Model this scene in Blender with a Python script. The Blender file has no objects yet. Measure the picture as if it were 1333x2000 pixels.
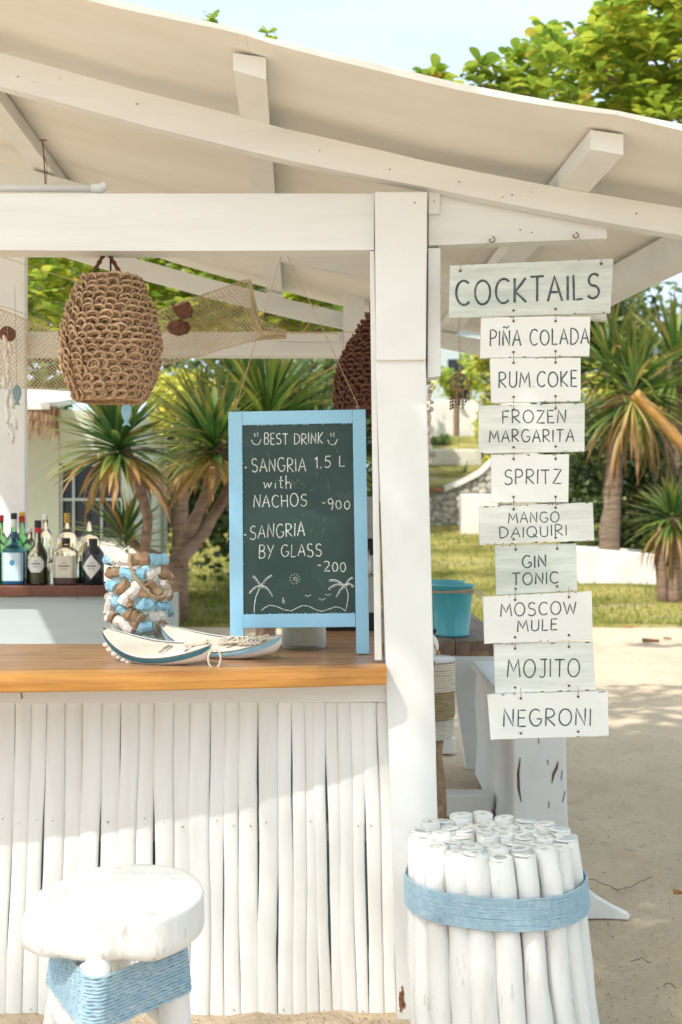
import bpy, bmesh, math, random
import numpy as np
from mathutils import Vector, Matrix, Quaternion, noise
random.seed(7)
R = math.radians
scene = bpy.context.scene
C = scene.collection

# ------------------------------------------------------------------ camera, world, sun, exposure
F = 2400.0; CH = 1.48                       # focal length in photo pixels, eye height in metres
cam_d = bpy.data.cameras.new('camera'); cam = bpy.data.objects.new('camera', cam_d); C.objects.link(cam)
cam.location = (0, 0, CH); cam.rotation_euler = (R(90), 0, 0)
cam_d.sensor_fit = 'VERTICAL'; cam_d.sensor_height = 36; cam_d.lens = 36*F/2000
cam_d.clip_end = 3000; cam_d.clip_start = .05
cam_d.dof.use_dof = True; cam_d.dof.focus_distance = 3.55; cam_d.dof.aperture_fstop = 4.4
scene.camera = cam
SUN_DIR = Vector((-.50, -.60, 1.0)).normalized()      # towards the sun
w = bpy.data.worlds.new('World'); scene.world = w; w.use_nodes = True
nt = w.node_tree; bg = nt.nodes['Background']
sky = nt.nodes.new('ShaderNodeTexSky'); sky.sky_type = 'NISHITA'; sky.sun_disc = False
sky.sun_elevation = math.asin(SUN_DIR.z); sky.sun_rotation = math.atan2(SUN_DIR.x, SUN_DIR.y)
sky.air_density = 1.0; sky.dust_density = 8.0; sky.ozone_density = .6
# thin bright haze and cirrus veil over the blue
tcw = nt.nodes.new('ShaderNodeTexCoord'); mpw = nt.nodes.new('ShaderNodeMapping'); mpw.inputs['Scale'].default_value = (1.2, 1.2, 4)
nzw = nt.nodes.new('ShaderNodeTexNoise'); nzw.inputs['Scale'].default_value = 2.2; nzw.inputs['Detail'].default_value = 6
nt.links.new(tcw.outputs['Generated'], mpw.inputs[0]); nt.links.new(mpw.outputs[0], nzw.inputs[0])
mrw = nt.nodes.new('ShaderNodeMapRange'); mrw.inputs[1].default_value = .35; mrw.inputs[2].default_value = .6; mrw.inputs[3].default_value = .60; mrw.inputs[4].default_value = .94
nt.links.new(nzw.outputs[0], mrw.inputs[0]); mxw = nt.nodes.new('ShaderNodeMix'); mxw.data_type = 'RGBA'
nt.links.new(mrw.outputs[0], mxw.inputs[0]); nt.links.new(sky.outputs[0], mxw.inputs[6]); mxw.inputs[7].default_value = (2.85, 3.45, 4.0, 1)
nt.links.new(mxw.outputs[2], bg.inputs[0]); bg.inputs[1].default_value = .15
sun_d = bpy.data.lights.new('sun', 'SUN'); sun_d.energy = 2.0; sun_d.angle = R(.6); sun_d.color = (1, .96, .90)
sun = bpy.data.objects.new('sun', sun_d); C.objects.link(sun); sun.location = (-3, -4, 8)
sun.rotation_euler = SUN_DIR.to_track_quat('Z', 'Y').to_euler()
scene.render.engine = 'CYCLES'
scene.view_settings.view_transform = 'Standard'; scene.view_settings.look = 'None'
scene.view_settings.gamma = 1; scene.view_settings.use_curve_mapping = False
scene.view_settings.exposure = 1.34

# ------------------------------------------------------------------ helpers
def P(px, py, Y):
    """point of the place seen at photo pixel (px, py) at distance Y"""
    return Vector(((px-667)/F*Y, Y, CH-(py-1000)/F*Y))

class MB:
    def __init__(s): s.v = []; s.f = []; s.m = []; s.cur = 0
    def add(s, vs, fs):
        n = len(s.v); s.v += [tuple(v) for v in vs]; s.f += [tuple(i+n for i in f) for f in fs]; s.m += [s.cur]*len(fs)
    def hexa(s, c):          # 4 front corners (TL,TR,BR,BL) then 4 back
        s.add(c, [(0,3,2,1),(4,5,6,7),(0,1,5,4),(1,2,6,5),(2,3,7,6),(3,0,4,7)])
    def box(s, a, b):
        (x0,y0,z0),(x1,y1,z1) = a, b
        s.hexa([(x0,y0,z1),(x1,y0,z1),(x1,y0,z0),(x0,y0,z0),(x0,y1,z1),(x1,y1,z1),(x1,y1,z0),(x0,y1,z0)])
    def cbox(s, c, size, mat=None):
        hx,hy,hz = size[0]/2,size[1]/2,size[2]/2
        pts = [Vector(p) for p in [(-hx,-hy,hz),(hx,-hy,hz),(hx,-hy,-hz),(-hx,-hy,-hz),(-hx,hy,hz),(hx,hy,hz),(hx,hy,-hz),(-hx,hy,-hz)]]
        if mat: pts = [mat@p for p in pts]
        s.hexa([p+Vector(c) for p in pts])
    def quadboard(s, px4, Y, t, Yf=None):     # px corners TL TR BR BL, front face at Y, thickness t
        fr = [P(x, y, Y if Yf is None else Yf(x, y)) for x, y in px4]
        s.hexa(fr+[p+Vector((0,t,0)) for p in fr])
    def tube(s, pts, rad, n=8, cap=True, flat=1.0, closed=False, rot=0.0):
        pts = [Vector(p) for p in pts]; k = len(pts)
        if not hasattr(rad, '__len__'): rad = [rad]*k
        vs = []; up = None
        for i in range(k):
            if closed: t = pts[(i+1)%k]-pts[i-1]
            else: t = pts[min(i+1,k-1)]-pts[max(i-1,0)]
            if t.length < 1e-9: t = Vector((0,0,1))
            t.normalize()
            if up is None:
                a = Vector((0,1,0)) if abs(t.y) < .9 else Vector((1,0,0))
                up = (a - t*a.dot(t)).normalized()
            else:
                up = up - t*up.dot(t)
                up = up.normalized() if up.length > 1e-6 else t.orthogonal().normalized()
            sd = t.cross(up)
            for j in range(n):
                an = 2*math.pi*j/n+rot
                vs.append(pts[i]+sd*(math.cos(an)*rad[i])+up*(math.sin(an)*rad[i]*flat))
        fs = []
        for i in range(k if closed else k-1):
            i2 = (i+1)%k
            for j in range(n):
                j2 = (j+1)%n
                fs.append((i*n+j, i*n+j2, i2*n+j2, i2*n+j))
        if cap and not closed:
            fs.append(tuple(reversed(range(n)))); fs.append(tuple((k-1)*n+j for j in range(n)))
        s.add(vs, fs)
    def lathe(s, prof, c=(0,0,0), n=24, sx=1, sy=1, sq=0):  # prof: (r,z)
        vs = []; fs = []; c = Vector(c)
        for r, z in prof:
            for j in range(n):
                a = 2*math.pi*j/n
                ca, sa = math.cos(a), math.sin(a)
                q = 1 if not sq else (abs(ca)**sq+abs(sa)**sq)**(-1/sq)
                vs.append(c+Vector((r*ca*q*sx, r*sa*q*sy, z)))
        for i in range(len(prof)-1):
            for j in range(n):
                j2 = (j+1)%n
                fs.append((i*n+j, i*n+j2, (i+1)*n+j2, (i+1)*n+j))
        if prof[0][0] > 1e-5: fs.append(tuple(reversed(range(n))))
        if prof[-1][0] > 1e-5: fs.append(tuple((len(prof)-1)*n+j for j in range(n)))
        s.add(vs, fs)
    def ball(s, c, r, n=8, sc=(1,1,1)):
        vs = []; fs = []
        for i in range(n//2+1):
            t = math.pi*i/(n//2)
            for j in range(n):
                a = 2*math.pi*j/n
                vs.append((c[0]+r*sc[0]*math.sin(t)*math.cos(a), c[1]+r*sc[1]*math.sin(t)*math.sin(a), c[2]+r*sc[2]*math.cos(t)))
        for i in range(n//2):
            for j in range(n):
                fs.append((i*n+j, (i+1)*n+j, (i+1)*n+(j+1)%n, i*n+(j+1)%n))
        s.add(vs, fs)
    def grid(s, pts):        # pts[i][j]
        a = len(pts); b = len(pts[0])
        s.add([p for r in pts for p in r], [(i*b+j,(i+1)*b+j,(i+1)*b+j+1,i*b+j+1) for i in range(a-1) for j in range(b-1)])

ORG = {}
def wo(o): return ORG.get(o.name, Vector((0,0,0)))
def tag(o, label, cat=None, group=None, kind=None):
    if label: o['label'] = label
    if cat: o['category'] = cat
    if group: o['group'] = group
    if kind: o['kind'] = kind
    return o
def thing(name, loc, label, cat, group=None):
    o = bpy.data.objects.new(name, None); o.location = loc; C.objects.link(o); o.empty_display_size = .1
    ORG[o.name] = Vector(loc); return tag(o, label, cat, group)
def obj(name, mb, m, parent=None, bevel=0, smooth=False, seg=2, org=None):
    o0 = wo(parent) if parent else Vector(org) if org is not None else Vector((0,0,0))
    me = bpy.data.meshes.new(name)
    me.from_pydata([(v[0]-o0.x, v[1]-o0.y, v[2]-o0.z) for v in mb.v], [], mb.f)
    ms = m if isinstance(m, (list, tuple)) else [m]
    for q in ms: me.materials.append(q)
    if len(ms) > 1: me.polygons.foreach_set('material_index', mb.m)
    if smooth: me.polygons.foreach_set('use_smooth', [True]*len(me.polygons))
    me.update()
    o = bpy.data.objects.new(name, me); C.objects.link(o)
    if parent: o.parent = parent
    elif org is not None: o.location = o0
    ORG[o.name] = o0
    if bevel:
        b = o.modifiers.new('bevel', 'BEVEL'); b.width = bevel; b.segments = seg; b.limit_method = 'ANGLE'; b.angle_limit = R(40)
    return o
def inst(name, me, parent, mat4):       # another piece sharing mesh data, mat4 in world coordinates
    o = bpy.data.objects.new(name, me); C.objects.link(o)
    o.parent = parent
    o.matrix_local = Matrix.Translation(-wo(parent)) @ mat4
    return o
def lerp(a, b, t): return a+(b-a)*t
def interp(x, pts):
    if x <= pts[0][0]: (x0,y0),(x1,y1) = pts[0], pts[1]
    elif x >= pts[-1][0]: (x0,y0),(x1,y1) = pts[-2], pts[-1]
    else:
        for k in range(len(pts)-1):
            if pts[k][0] <= x <= pts[k+1][0]: (x0,y0),(x1,y1) = pts[k], pts[k+1]; break
    return y0+(y1-y0)*(x-x0)/(x1-x0)
def rnd(a, b): return random.uniform(a, b)

# ------------------------------------------------------------------ materials
def base_nodes(name):
    m = bpy.data.materials.new(name); m.use_nodes = True; t = m.node_tree
    return m, t, t.nodes['Principled BSDF'], t.nodes['Material Output']
def N(t, k, **kw):
    n = t.nodes.new(k)
    for a, b in kw.items(): setattr(n, a, b)
    return n
def mixc(t, fac, a, b):
    n = N(t, 'ShaderNodeMix', data_type='RGBA')
    for sock, v in ((n.inputs[0], fac), (n.inputs[6], a), (n.inputs[7], b)):
        if hasattr(v, 'is_linked') or hasattr(v, 'links'): t.links.new(v, sock)
        elif hasattr(v, '__len__'): sock.default_value = (*v[:3], 1)
        else: sock.default_value = v
    return n.outputs[2]
def tex(t, scale=(1,1,1), ns=5, det=5, rough=.6, lo=.4, hi=.6, coord='Object', dist=0):
    tc = N(t, 'ShaderNodeTexCoord'); mp = N(t, 'ShaderNodeMapping'); mp.inputs['Scale'].default_value = scale
    t.links.new(tc.outputs[coord], mp.inputs[0])
    no = N(t, 'ShaderNodeTexNoise'); no.inputs['Scale'].default_value = ns; no.inputs['Detail'].default_value = det
    no.inputs['Roughness'].default_value = rough; no.inputs['Distortion'].default_value = dist
    t.links.new(mp.outputs[0], no.inputs[0])
    mr = N(t, 'ShaderNodeMapRange'); mr.inputs[1].default_value = lo; mr.inputs[2].default_value = hi
    t.links.new(no.outputs[0], mr.inputs[0]); return mr.outputs[0], no.outputs[0]
def mat(name, col, col2=None, rough=.6, scale=(1,1,1), ns=6, lo=.35, hi=.65, spots=None, spot=(.68,.72), sscale=(1,1,1), sns=14,
        bump=.15, bscale=(1,1,1), bns=60, bdist=.002, metal=0, rv=0, spec=.4):
    m, t, b, out = base_nodes(name)
    c = col
    if col2: f, _ = tex(t, scale, ns, lo=lo, hi=hi); c = mixc(t, f, col, col2)
    if spots: f, _ = tex(t, sscale, sns, det=6, lo=spot[0], hi=spot[1], rough=.7); c = mixc(t, f, c, spots)
    if rv:
        oi = N(t, 'ShaderNodeObjectInfo'); mr = N(t, 'ShaderNodeMapRange'); mr.inputs[3].default_value = 1-rv; mr.inputs[4].default_value = 1+rv
        t.links.new(oi.outputs['Random'], mr.inputs[0])
        hs = N(t, 'ShaderNodeHueSaturation'); t.links.new(mr.outputs[0], hs.inputs['Value'])
        if hasattr(c, 'links'): t.links.new(c, hs.inputs['Color'])
        else: hs.inputs['Color'].default_value = (*c, 1)
        c = hs.outputs[0]
    if hasattr(c, 'links'): t.links.new(c, b.inputs['Base Color'])
    else: b.inputs['Base Color'].default_value = (*c, 1)
    b.inputs['Roughness'].default_value = rough; b.inputs['Metallic'].default_value = metal
    b.inputs['Specular IOR Level'].default_value = spec
    if bump:
        _, h = tex(t, bscale, bns, det=6)
        bp = N(t, 'ShaderNodeBump'); bp.inputs['Strength'].default_value = bump; bp.inputs['Distance'].default_value = bdist
        t.links.new(h, bp.inputs['Height']); t.links.new(bp.outputs[0], b.inputs['Normal'])
    return m
def leafmat(name, stops, trans=.4, rnd_kind='island', tips=None, rough=.45):
    m, t, b, out = base_nodes(name)
    if rnd_kind == 'island': g = N(t, 'ShaderNodeNewGeometry'); r = g.outputs['Random Per Island']
    else: g = N(t, 'ShaderNodeObjectInfo'); r = g.outputs['Random']
    cr = N(t, 'ShaderNodeValToRGB'); e = cr.color_ramp.elements
    for i, (p, c) in enumerate(stops):
        if i < 2: e[i].position = p; e[i].color = (*c, 1)
        else: q = e.new(p); q.color = (*c, 1)
    t.links.new(r, cr.inputs[0]); c = cr.outputs[0]
    if tips:                                    # blade tips and edges dry out: along local Y from base to tip
        tc = N(t, 'ShaderNodeTexCoord'); sp = N(t, 'ShaderNodeSeparateXYZ'); t.links.new(tc.outputs['Object'], sp.inputs[0])
        _, no = tex(t, (40,3,1), 2)
        ad = N(t, 'ShaderNodeMath', operation='MULTIPLY_ADD'); t.links.new(no, ad.inputs[0]); ad.inputs[1].default_value = .8; t.links.new(sp.outputs[1], ad.inputs[2])
        mr = N(t, 'ShaderNodeMapRange'); mr.inputs[1].default_value = tips[1]; mr.inputs[2].default_value = tips[2]
        t.links.new(ad.outputs[0], mr.inputs[0]); c = mixc(t, mr.outputs[0], c, tips[0])
    t.links.new(c, b.inputs['Base Color']); b.inputs['Roughness'].default_value = rough
    tr = N(t, 'ShaderNodeBsdfTranslucent'); t.links.new(c, tr.inputs[0])
    mx = N(t, 'ShaderNodeMixShader'); mx.inputs[0].default_value = trans
    t.links.new(b.outputs[0], mx.inputs[1]); t.links.new(tr.outputs[0], mx.inputs[2]); t.links.new(mx.outputs[0], out.inputs[0])
    return m
def glassmat(name, col, rough=.02, ior=1.45):
    m, t, b, out = base_nodes(name)
    b.inputs['Base Color'].default_value = (*col, 1); b.inputs['Transmission Weight'].default_value = 1
    b.inputs['Roughness'].default_value = rough; b.inputs['IOR'].default_value = ior
    return m

W = dict(
 paint = mat('white_painted_timber', (.78,.79,.775), (.70,.71,.69), rough=.55, scale=(1.2,1.2,1.2), ns=5, lo=.45, hi=.8,
             spots=(.50,.47,.42), spot=(.68,.80), sscale=(2,2,.5), sns=16, bump=.35, bscale=(2,2,.3), bns=30),
 beam = mat('white_painted_beam', (.78,.79,.775), (.71,.71,.69), rough=.5, scale=(.3,1,3), ns=5, lo=.4, hi=.75,
             spots=(.52,.49,.43), spot=(.67,.80), sscale=(.4,2,3), sns=14, bump=.6, bscale=(.15,2,3), bns=30, bdist=.003),
 ceiling = mat('painted_plywood_roof_underside', (.84,.82,.77), (.77,.74,.67), rough=.6, scale=(.5,1.5,1), ns=3, lo=.4, hi=.7,
             spots=(.52,.45,.35), spot=(.66,.9), sscale=(.4,1.6,1), sns=5, bump=.3, bscale=(.3,1,1), bns=12, bdist=.006),
 bamboo = mat('white_painted_bamboo', (.79,.79,.765), (.72,.71,.675), rough=.45, scale=(8,1,1), ns=3, lo=.4, hi=.7,
             spots=(.62,.54,.42), spot=(.72,.82), sscale=(6,6,.6), sns=8, bump=.25, bscale=(6,6,.4), bns=20, rv=.03),
 log = mat('whitewashed_log', (.78,.785,.765), (.66,.65,.61), rough=.6, scale=(3,3,.5), ns=6, lo=.5, hi=.75,
             spots=(.42,.38,.32), spot=(.60,.72), sscale=(4,4,.6), sns=12, bump=.5, bscale=(3,3,.4), bns=25, bdist=.004, rv=.04),
 logend = mat('log_cut_end', (.66,.63,.56), (.45,.42,.37), rough=.8, ns=30, bump=.6),
 sign = mat('weathered_white_board', (.74,.76,.72), (.50,.53,.49), rough=.6, scale=(1,1,9), ns=4, lo=.42, hi=.8,
             spots=(.25,.20,.14), spot=(.74,.78), sscale=(1,1,2.2), sns=22, bump=.5, bscale=(.6,1,9), bns=14, rv=.03),
 signgrey = mat('grey_weathered_white_board', (.62,.66,.61), (.42,.47,.43), rough=.65, scale=(1,1,8), ns=5, lo=.42, hi=.75,
             spots=(.25,.20,.14), spot=(.76,.8), sscale=(1,1,2.5), sns=22, bump=.6, bscale=(.6,1,9), bns=14),
 signclean = mat('bright_white_board', (.78,.79,.76), (.68,.70,.67), rough=.55, scale=(1,1,9), ns=4, lo=.55, hi=.85,
             spots=(.42,.36,.27), spot=(.70,.77), sscale=(1,1,2.2), sns=24, bump=.4, bscale=(.6,1,9), bns=14, rv=.03),
 ink = mat('charcoal_lettering_paint', (.055,.075,.08), (.15,.18,.18), rough=.8, ns=60, lo=.45, hi=.7, bump=0),
 chalk = mat('chalk', (.80,.82,.78), (.30,.36,.34), rough=1, ns=260, lo=.45, hi=.62, bump=0),
 chalkfaint = mat('rubbed_chalk', (.16,.22,.21), (.055,.09,.085), rough=1, ns=120, lo=.4, hi=.6, bump=0),
 slate = mat('blackboard_green', (.030,.060,.055), (.05,.088,.082), rough=.75, scale=(1,1,1), ns=5, lo=.4, hi=.75, bump=.05),
 blueframe = mat('pale_blue_frame_paint', (.28,.55,.74), (.33,.60,.77), rough=.5, scale=(1,1,1), ns=6, spots=(.42,.62,.72), spot=(.7,.8), bump=.2),
 oak_edge = mat('orange_varnished_edge', (.60,.29,.07), (.42,.18,.045), rough=.35, scale=(.6,2,9), ns=6, lo=.4, hi=.68,
             spots=(.20,.09,.04), spot=(.69,.75), sscale=(1,2,3), sns=6, bump=.2, bscale=(.4,3,6), bns=20),
 oak = mat('brown_varnished_bar_top', (.46,.26,.135), (.28,.14,.07), rough=.32, scale=(.8,9,3), ns=4, lo=.35, hi=.68,
             spots=(.46,.25,.11), spot=(.6,.75), sscale=(.5,8,3), sns=3, bump=.2, bscale=(.4,6,3), bns=20),
 darkwood = mat('dark_stained_wood', (.10,.035,.02), (.17,.07,.045), rough=.3, scale=(1,8,4), ns=5, bump=.15),
 tabletop = mat('weathered_brown_table', (.20,.13,.085), (.11,.075,.055), rough=.6, scale=(8,1,3), ns=4, spots=(.30,.20,.12), spot=(.6,.7), sns=4, bump=.4),
 greywall = mat('grey_green_cabinet_paint', (.50,.56,.55), (.44,.50,.50), rough=.6, scale=(.5,1,4), ns=4, bump=.1),
 rattan = mat('dry_seagrass_rope', (.54,.37,.23), (.32,.195,.11), rough=.85, ns=90, lo=.35, hi=.65, bump=.8, bns=200, bdist=.002),
 rattan2 = mat('red_brown_seagrass_rope', (.20,.085,.05), (.10,.045,.03), rough=.85, ns=60, bump=.8, bns=160),
 rope = mat('natural_rope', (.50,.38,.24), (.34,.24,.14), rough=.9, ns=120, bump=.6, bns=220),
 ropewhite = mat('off_white_cord', (.72,.66,.55), (.58,.50,.40), rough=.9, ns=120, bump=.5, bns=220),
 net = mat('tan_net_cord', (.66,.55,.38), (.56,.46,.30), rough=.9, ns=30, bump=0),
 blue_rope = mat('pale_blue_rope', (.31,.47,.57), (.43,.56,.63), rough=.8, ns=60, lo=.4, hi=.65, spots=(.62,.70,.72), spot=(.66,.74), sns=90, bump=.6, bns=300),
 brownrope = mat('brown_back_rope', (.42,.33,.19), (.30,.22,.12), rough=.9, ns=80, bump=.5),
 hullwhite = mat('toy_boat_white', (.80,.80,.78), (.74,.72,.68), rough=.5, ns=8, spots=(.55,.48,.40), spot=(.72,.8), sns=20, bump=.3),
 teal = mat('teal_paint', (.03,.14,.19), (.05,.19,.24), rough=.5, ns=12, bump=.1),
 skyblue = mat('sky_blue_paint', (.22,.47,.63), (.34,.58,.70), rough=.8, ns=20, spots=(.34,.27,.19), spot=(.60,.68), sns=26, bump=.8, bns=60, bdist=.004),
 driftwhite = mat('white_painted_driftwood', (.76,.75,.71), (.60,.56,.50), rough=.85, ns=18, spots=(.36,.27,.18), spot=(.60,.68), sns=26, bump=1, bns=60, bdist=.005),
 sandpale = mat('pale_sand_and_shell', (.70,.62,.50), (.79,.73,.64), rough=.95, ns=90, bump=.5, bns=150, bdist=.002),
 shell = mat('seashell', (.72,.60,.47), (.80,.74,.66), rough=.5, ns=40, bump=.3),
 drift = mat('bare_driftwood', (.44,.30,.18), (.26,.165,.10), rough=.9, scale=(1,1,1), ns=20, spots=(.55,.40,.25), spot=(.6,.7), sns=30, bump=.9, bns=60, bdist=.004),
 bucket = mat('turquoise_bucket_enamel', (.07,.37,.44), (.10,.43,.50), rough=.3, ns=6, spots=(.25,.22,.18), spot=(.76,.79), sns=18, bump=.05),
 steel = mat('brushed_steel', (.50,.50,.47), (.42,.42,.40), rough=.3, metal=.8, ns=20, bump=.1),
 black = mat('black_plastic', (.015,.015,.017), rough=.35, bump=0),
 pvc = mat('white_pvc', (.74,.75,.72), rough=.35, bump=.05),
 iron = mat('rusty_nail', (.09,.05,.03), (.16,.07,.03), rough=.8, ns=200, bump=.3),
 rustpale = mat('rusty_paint_covered_nail', (.42,.25,.10), (.22,.12,.06), rough=.8, ns=80, bump=.3),
 rust = mat('rotten_bare_wood', (.16,.06,.035), (.30,.15,.07), rough=.95, ns=60, bump=1, bns=80, bdist=.01),
 trunk = mat('pale_brown_bark', (.30,.20,.14), (.18,.12,.08), rough=.9, scale=(1,1,3), ns=8, bump=.9, bns=25, bdist=.02),
 trunkgrey = mat('ringed_grey_bark', (.30,.23,.16), (.16,.115,.08), rough=.9, scale=(1,1,7), ns=4, bump=1, bscale=(1,1,5), bns=10, bdist=.05),
 trunkorange = mat('orange_sheath_bark', (.46,.25,.06), (.30,.17,.06), rough=.8, ns=5, bump=.5),
 stone = mat('pale_limestone', (.68,.64,.56), (.48,.45,.38), rough=.9, ns=6, bump=.8, bns=20, bdist=.03, rv=.25),
 mortar = mat('mortar', (.48,.45,.39), (.38,.35,.30), rough=.95, ns=6, bump=.5, bns=20),
 render = mat('whitewashed_masonry', (.78,.76,.70), (.62,.60,.53), rough=.8, ns=1.5, spots=(.42,.40,.34), spot=(.62,.74), sns=5, bump=.4, bns=20, bdist=.01),
 housewall = mat('pale_green_plaster', (.52,.57,.46), (.46,.50,.40), rough=.8, ns=2, bump=.2),
 tealdoor = mat('teal_grey_door', (.20,.33,.36), (.25,.38,.40), rough=.6, ns=3, bump=.1),
 darkglass = mat('dark_window_glass', (.02,.025,.03), rough=.1, bump=0),
 thatch = mat('dry_thatch', (.24,.14,.085), (.36,.23,.14), rough=.95, scale=(8,1,1), ns=6, bump=.5),
 terracotta = mat('terracotta', (.40,.17,.08), (.30,.13,.07), rough=.8, ns=10, bump=.2),
 dryleaf = mat('dry_brown_leaf', (.36,.19,.07), (.24,.11,.05), rough=.8, ns=20, bump=.4, rv=.3),
)
def thinglass(name, col):
    m, t, b, out = base_nodes(name); tr = N(t, 'ShaderNodeBsdfTransparent'); tr.inputs[0].default_value = (*col, 1)
    b.inputs['Base Color'].default_value = (.8,.85,.84,1); b.inputs['Roughness'].default_value = .03; b.inputs['Specular IOR Level'].default_value = .8
    lw_ = N(t, 'ShaderNodeLayerWeight'); lw_.inputs[0].default_value = .25; mx = N(t, 'ShaderNodeMixShader')
    t.links.new(lw_.outputs['Facing'], mx.inputs[0]); t.links.new(tr.outputs[0], mx.inputs[1]); t.links.new(b.outputs[0], mx.inputs[2]); t.links.new(mx.outputs[0], out.inputs[0]); return m
def sandmat():
    m, t, b, out = base_nodes('beach_sand')
    f, _ = tex(t, ns=1.3, det=7, lo=.35, hi=.7); c = mixc(t, f, (.72,.58,.42), (.60,.475,.335))
    f, _ = tex(t, ns=9, det=8, lo=.56, hi=.75, rough=.75); c = mixc(t, f, c, (.42,.34,.25))
    f, _ = tex(t, ns=70, det=3, lo=.66, hi=.72); c = mixc(t, f, c, (.24,.17,.11))
    t.links.new(c, b.inputs['Base Color']); b.inputs['Roughness'].default_value = .95; b.inputs['Specular IOR Level'].default_value = .15
    _, h1 = tex(t, ns=7, det=8, rough=.65); _, h2 = tex(t, ns=180, det=4)
    bp = N(t, 'ShaderNodeBump'); bp.inputs['Strength'].default_value = 1; bp.inputs['Distance'].default_value = .09; t.links.new(h1, bp.inputs['Height'])
    b2 = N(t, 'ShaderNodeBump'); b2.inputs['Strength'].default_value = .5; b2.inputs['Distance'].default_value = .004; t.links.new(h2, b2.inputs['Height'])
    t.links.new(bp.outputs[0], b2.inputs['Normal']); t.links.new(b2.outputs[0], b.inputs['Normal']); return m
W['sand'] = sandmat()
def lawnmat():
    m, t, b, out = base_nodes('patchy_lawn')
    f, _ = tex(t, (1,1.6,1), ns=.55, det=7, lo=.38, hi=.6); c = mixc(t, f, (.20,.19,.04), (.54,.46,.15))
    f, _ = tex(t, (1,2,1), ns=.8, det=8, lo=.56, hi=.66); c = mixc(t, f, c, (.56,.44,.31))
    f, _ = tex(t, ns=22, det=6, lo=.5, hi=.75); c = mixc(t, f, c, (.14,.16,.035))
    t.links.new(c, b.inputs['Base Color']); b.inputs['Roughness'].default_value = .95; b.inputs['Specular IOR Level'].default_value = .1
    _, h1 = tex(t, ns=30, det=8, rough=.8)
    bp = N(t, 'ShaderNodeBump'); bp.inputs['Strength'].default_value = 1; bp.inputs['Distance'].default_value = .06; t.links.new(h1, bp.inputs['Height'])
    t.links.new(bp.outputs[0], b.inputs['Normal']); return m
W['lawn'] = lawnmat()
LF = dict(
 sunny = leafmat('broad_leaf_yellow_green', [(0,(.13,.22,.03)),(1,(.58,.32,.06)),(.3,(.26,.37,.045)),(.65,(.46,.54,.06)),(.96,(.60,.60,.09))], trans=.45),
 sunnyo = leafmat('broad_leaf_object', [(0,(.13,.22,.035)),(1,(.50,.26,.06)),(.35,(.26,.38,.05)),(.7,(.44,.54,.07)),(.96,(.56,.60,.09))], trans=.42, rnd_kind='object'),
 yellow = leafmat('yellow_green_leaf', [(0,(.30,.34,.04)),(1,(.62,.55,.07)),(.5,(.46,.46,.05))], trans=.4),
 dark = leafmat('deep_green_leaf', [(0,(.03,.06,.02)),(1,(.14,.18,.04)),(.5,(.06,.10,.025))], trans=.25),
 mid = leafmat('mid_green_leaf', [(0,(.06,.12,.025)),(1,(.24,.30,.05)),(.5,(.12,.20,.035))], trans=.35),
 blade = leafmat('sword_leaf_green', [(0,(.035,.095,.028)),(1,(.20,.28,.045)),(.5,(.075,.165,.035))], trans=.3, rnd_kind='object', tips=((.40,.26,.06),.95,1.6)),
 bladedry = leafmat('sword_leaf_dry', [(0,(.50,.36,.12)),(1,(.30,.13,.06)),(.5,(.46,.42,.10))], trans=.3, rnd_kind='object', tips=((.34,.17,.07),.6,1.2)),
 grass = leafmat('grass_blade', [(0,(.13,.18,.03)),(1,(.42,.40,.08)),(.5,(.24,.28,.05))], trans=.4),
)

# ------------------------------------------------------------------ SETTING: terrain
def terr(x, y):
    if y < 16: z = 0
    elif y < 27: z = (y-16)/11*1.25
    elif y < 60: z = 1.25+(y-27)*.03
    else: z = 2.24
    return z
def span(segs):
    r = []
    for a, b, n in segs:
        r += [a+(b-a)*i/n for i in range(n)]
    r.append(segs[-1][1]); return r
xs = span([(-900,-60,6),(-60,-8,14),(-8,-2,12),(-2,3.2,104),(3.2,8,12),(8,60,14),(60,900,6)])
ys = span([(-900,-40,5),(-40,-4,9),(-4,2,8),(2,2.8,4),(2.8,8,104),(8,12,24),(12,16,12),(16,60,30),(60,1500,8)])
mb = MB(); grd = []
for x in xs:
    row = []
    for y in ys:
        z = terr(x, y)
        if -3 < x < 5 and 2 < y < 12:
            z += .030*noise.noise((x*1.6, y*1.6, 0))+.022*noise.noise((x*4.5, y*4.5, 3))+.013*noise.noise((x*10, y*10, 5))-.004
        row.append((x, y, z))
    grd.append(row)
mb.grid([[p for p in r] for r in grd])
mb.f = [tuple(reversed(f)) if False else f for f in mb.f]
o = obj('sand_ground', mb, W['sand'], smooth=True); tag(o, None, kind='structure')
mb = MB(); pts = []
lx = span([(-60,-6,14),(-6,8,60),(8,60,14)])
for x in lx:
    row = []
    y0 = 15.7+.25*noise.noise((x*.7, 0, 0))+.08*noise.noise((x*3, 0, 0))
    for k in range(41):
        y = y0+(60-y0)*(k/40)**1.7
        row.append((x, y, terr(x, y)+.025+.03*noise.noise((x*.6, y*.6, 1)) if k else terr(x, y)-.02))
    pts.append(row)
mb.grid(pts); o = obj('lawn', mb, W['lawn'], smooth=True); tag(o, None, kind='structure')
mb = MB()
for i in range(9000):
    px = rnd(330, 470) if random.random() < .3 else rnd(835, 1345)
    Y = 15.8+(random.random()**1.6)*9; x = (px-667)/F*Y; z = terr(x, Y)+.02
    a = rnd(0, 6.28); h = rnd(.03, .09); b_ = .012; lx_, ly_ = rnd(-.03,.03), rnd(-.03,.03)
    mb.add([(x-b_*math.cos(a), Y-b_*math.sin(a), z), (x+b_*math.cos(a), Y+b_*math.sin(a), z), (x+lx_, Y+ly_, z+h)], [(0,1,2)])
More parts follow.
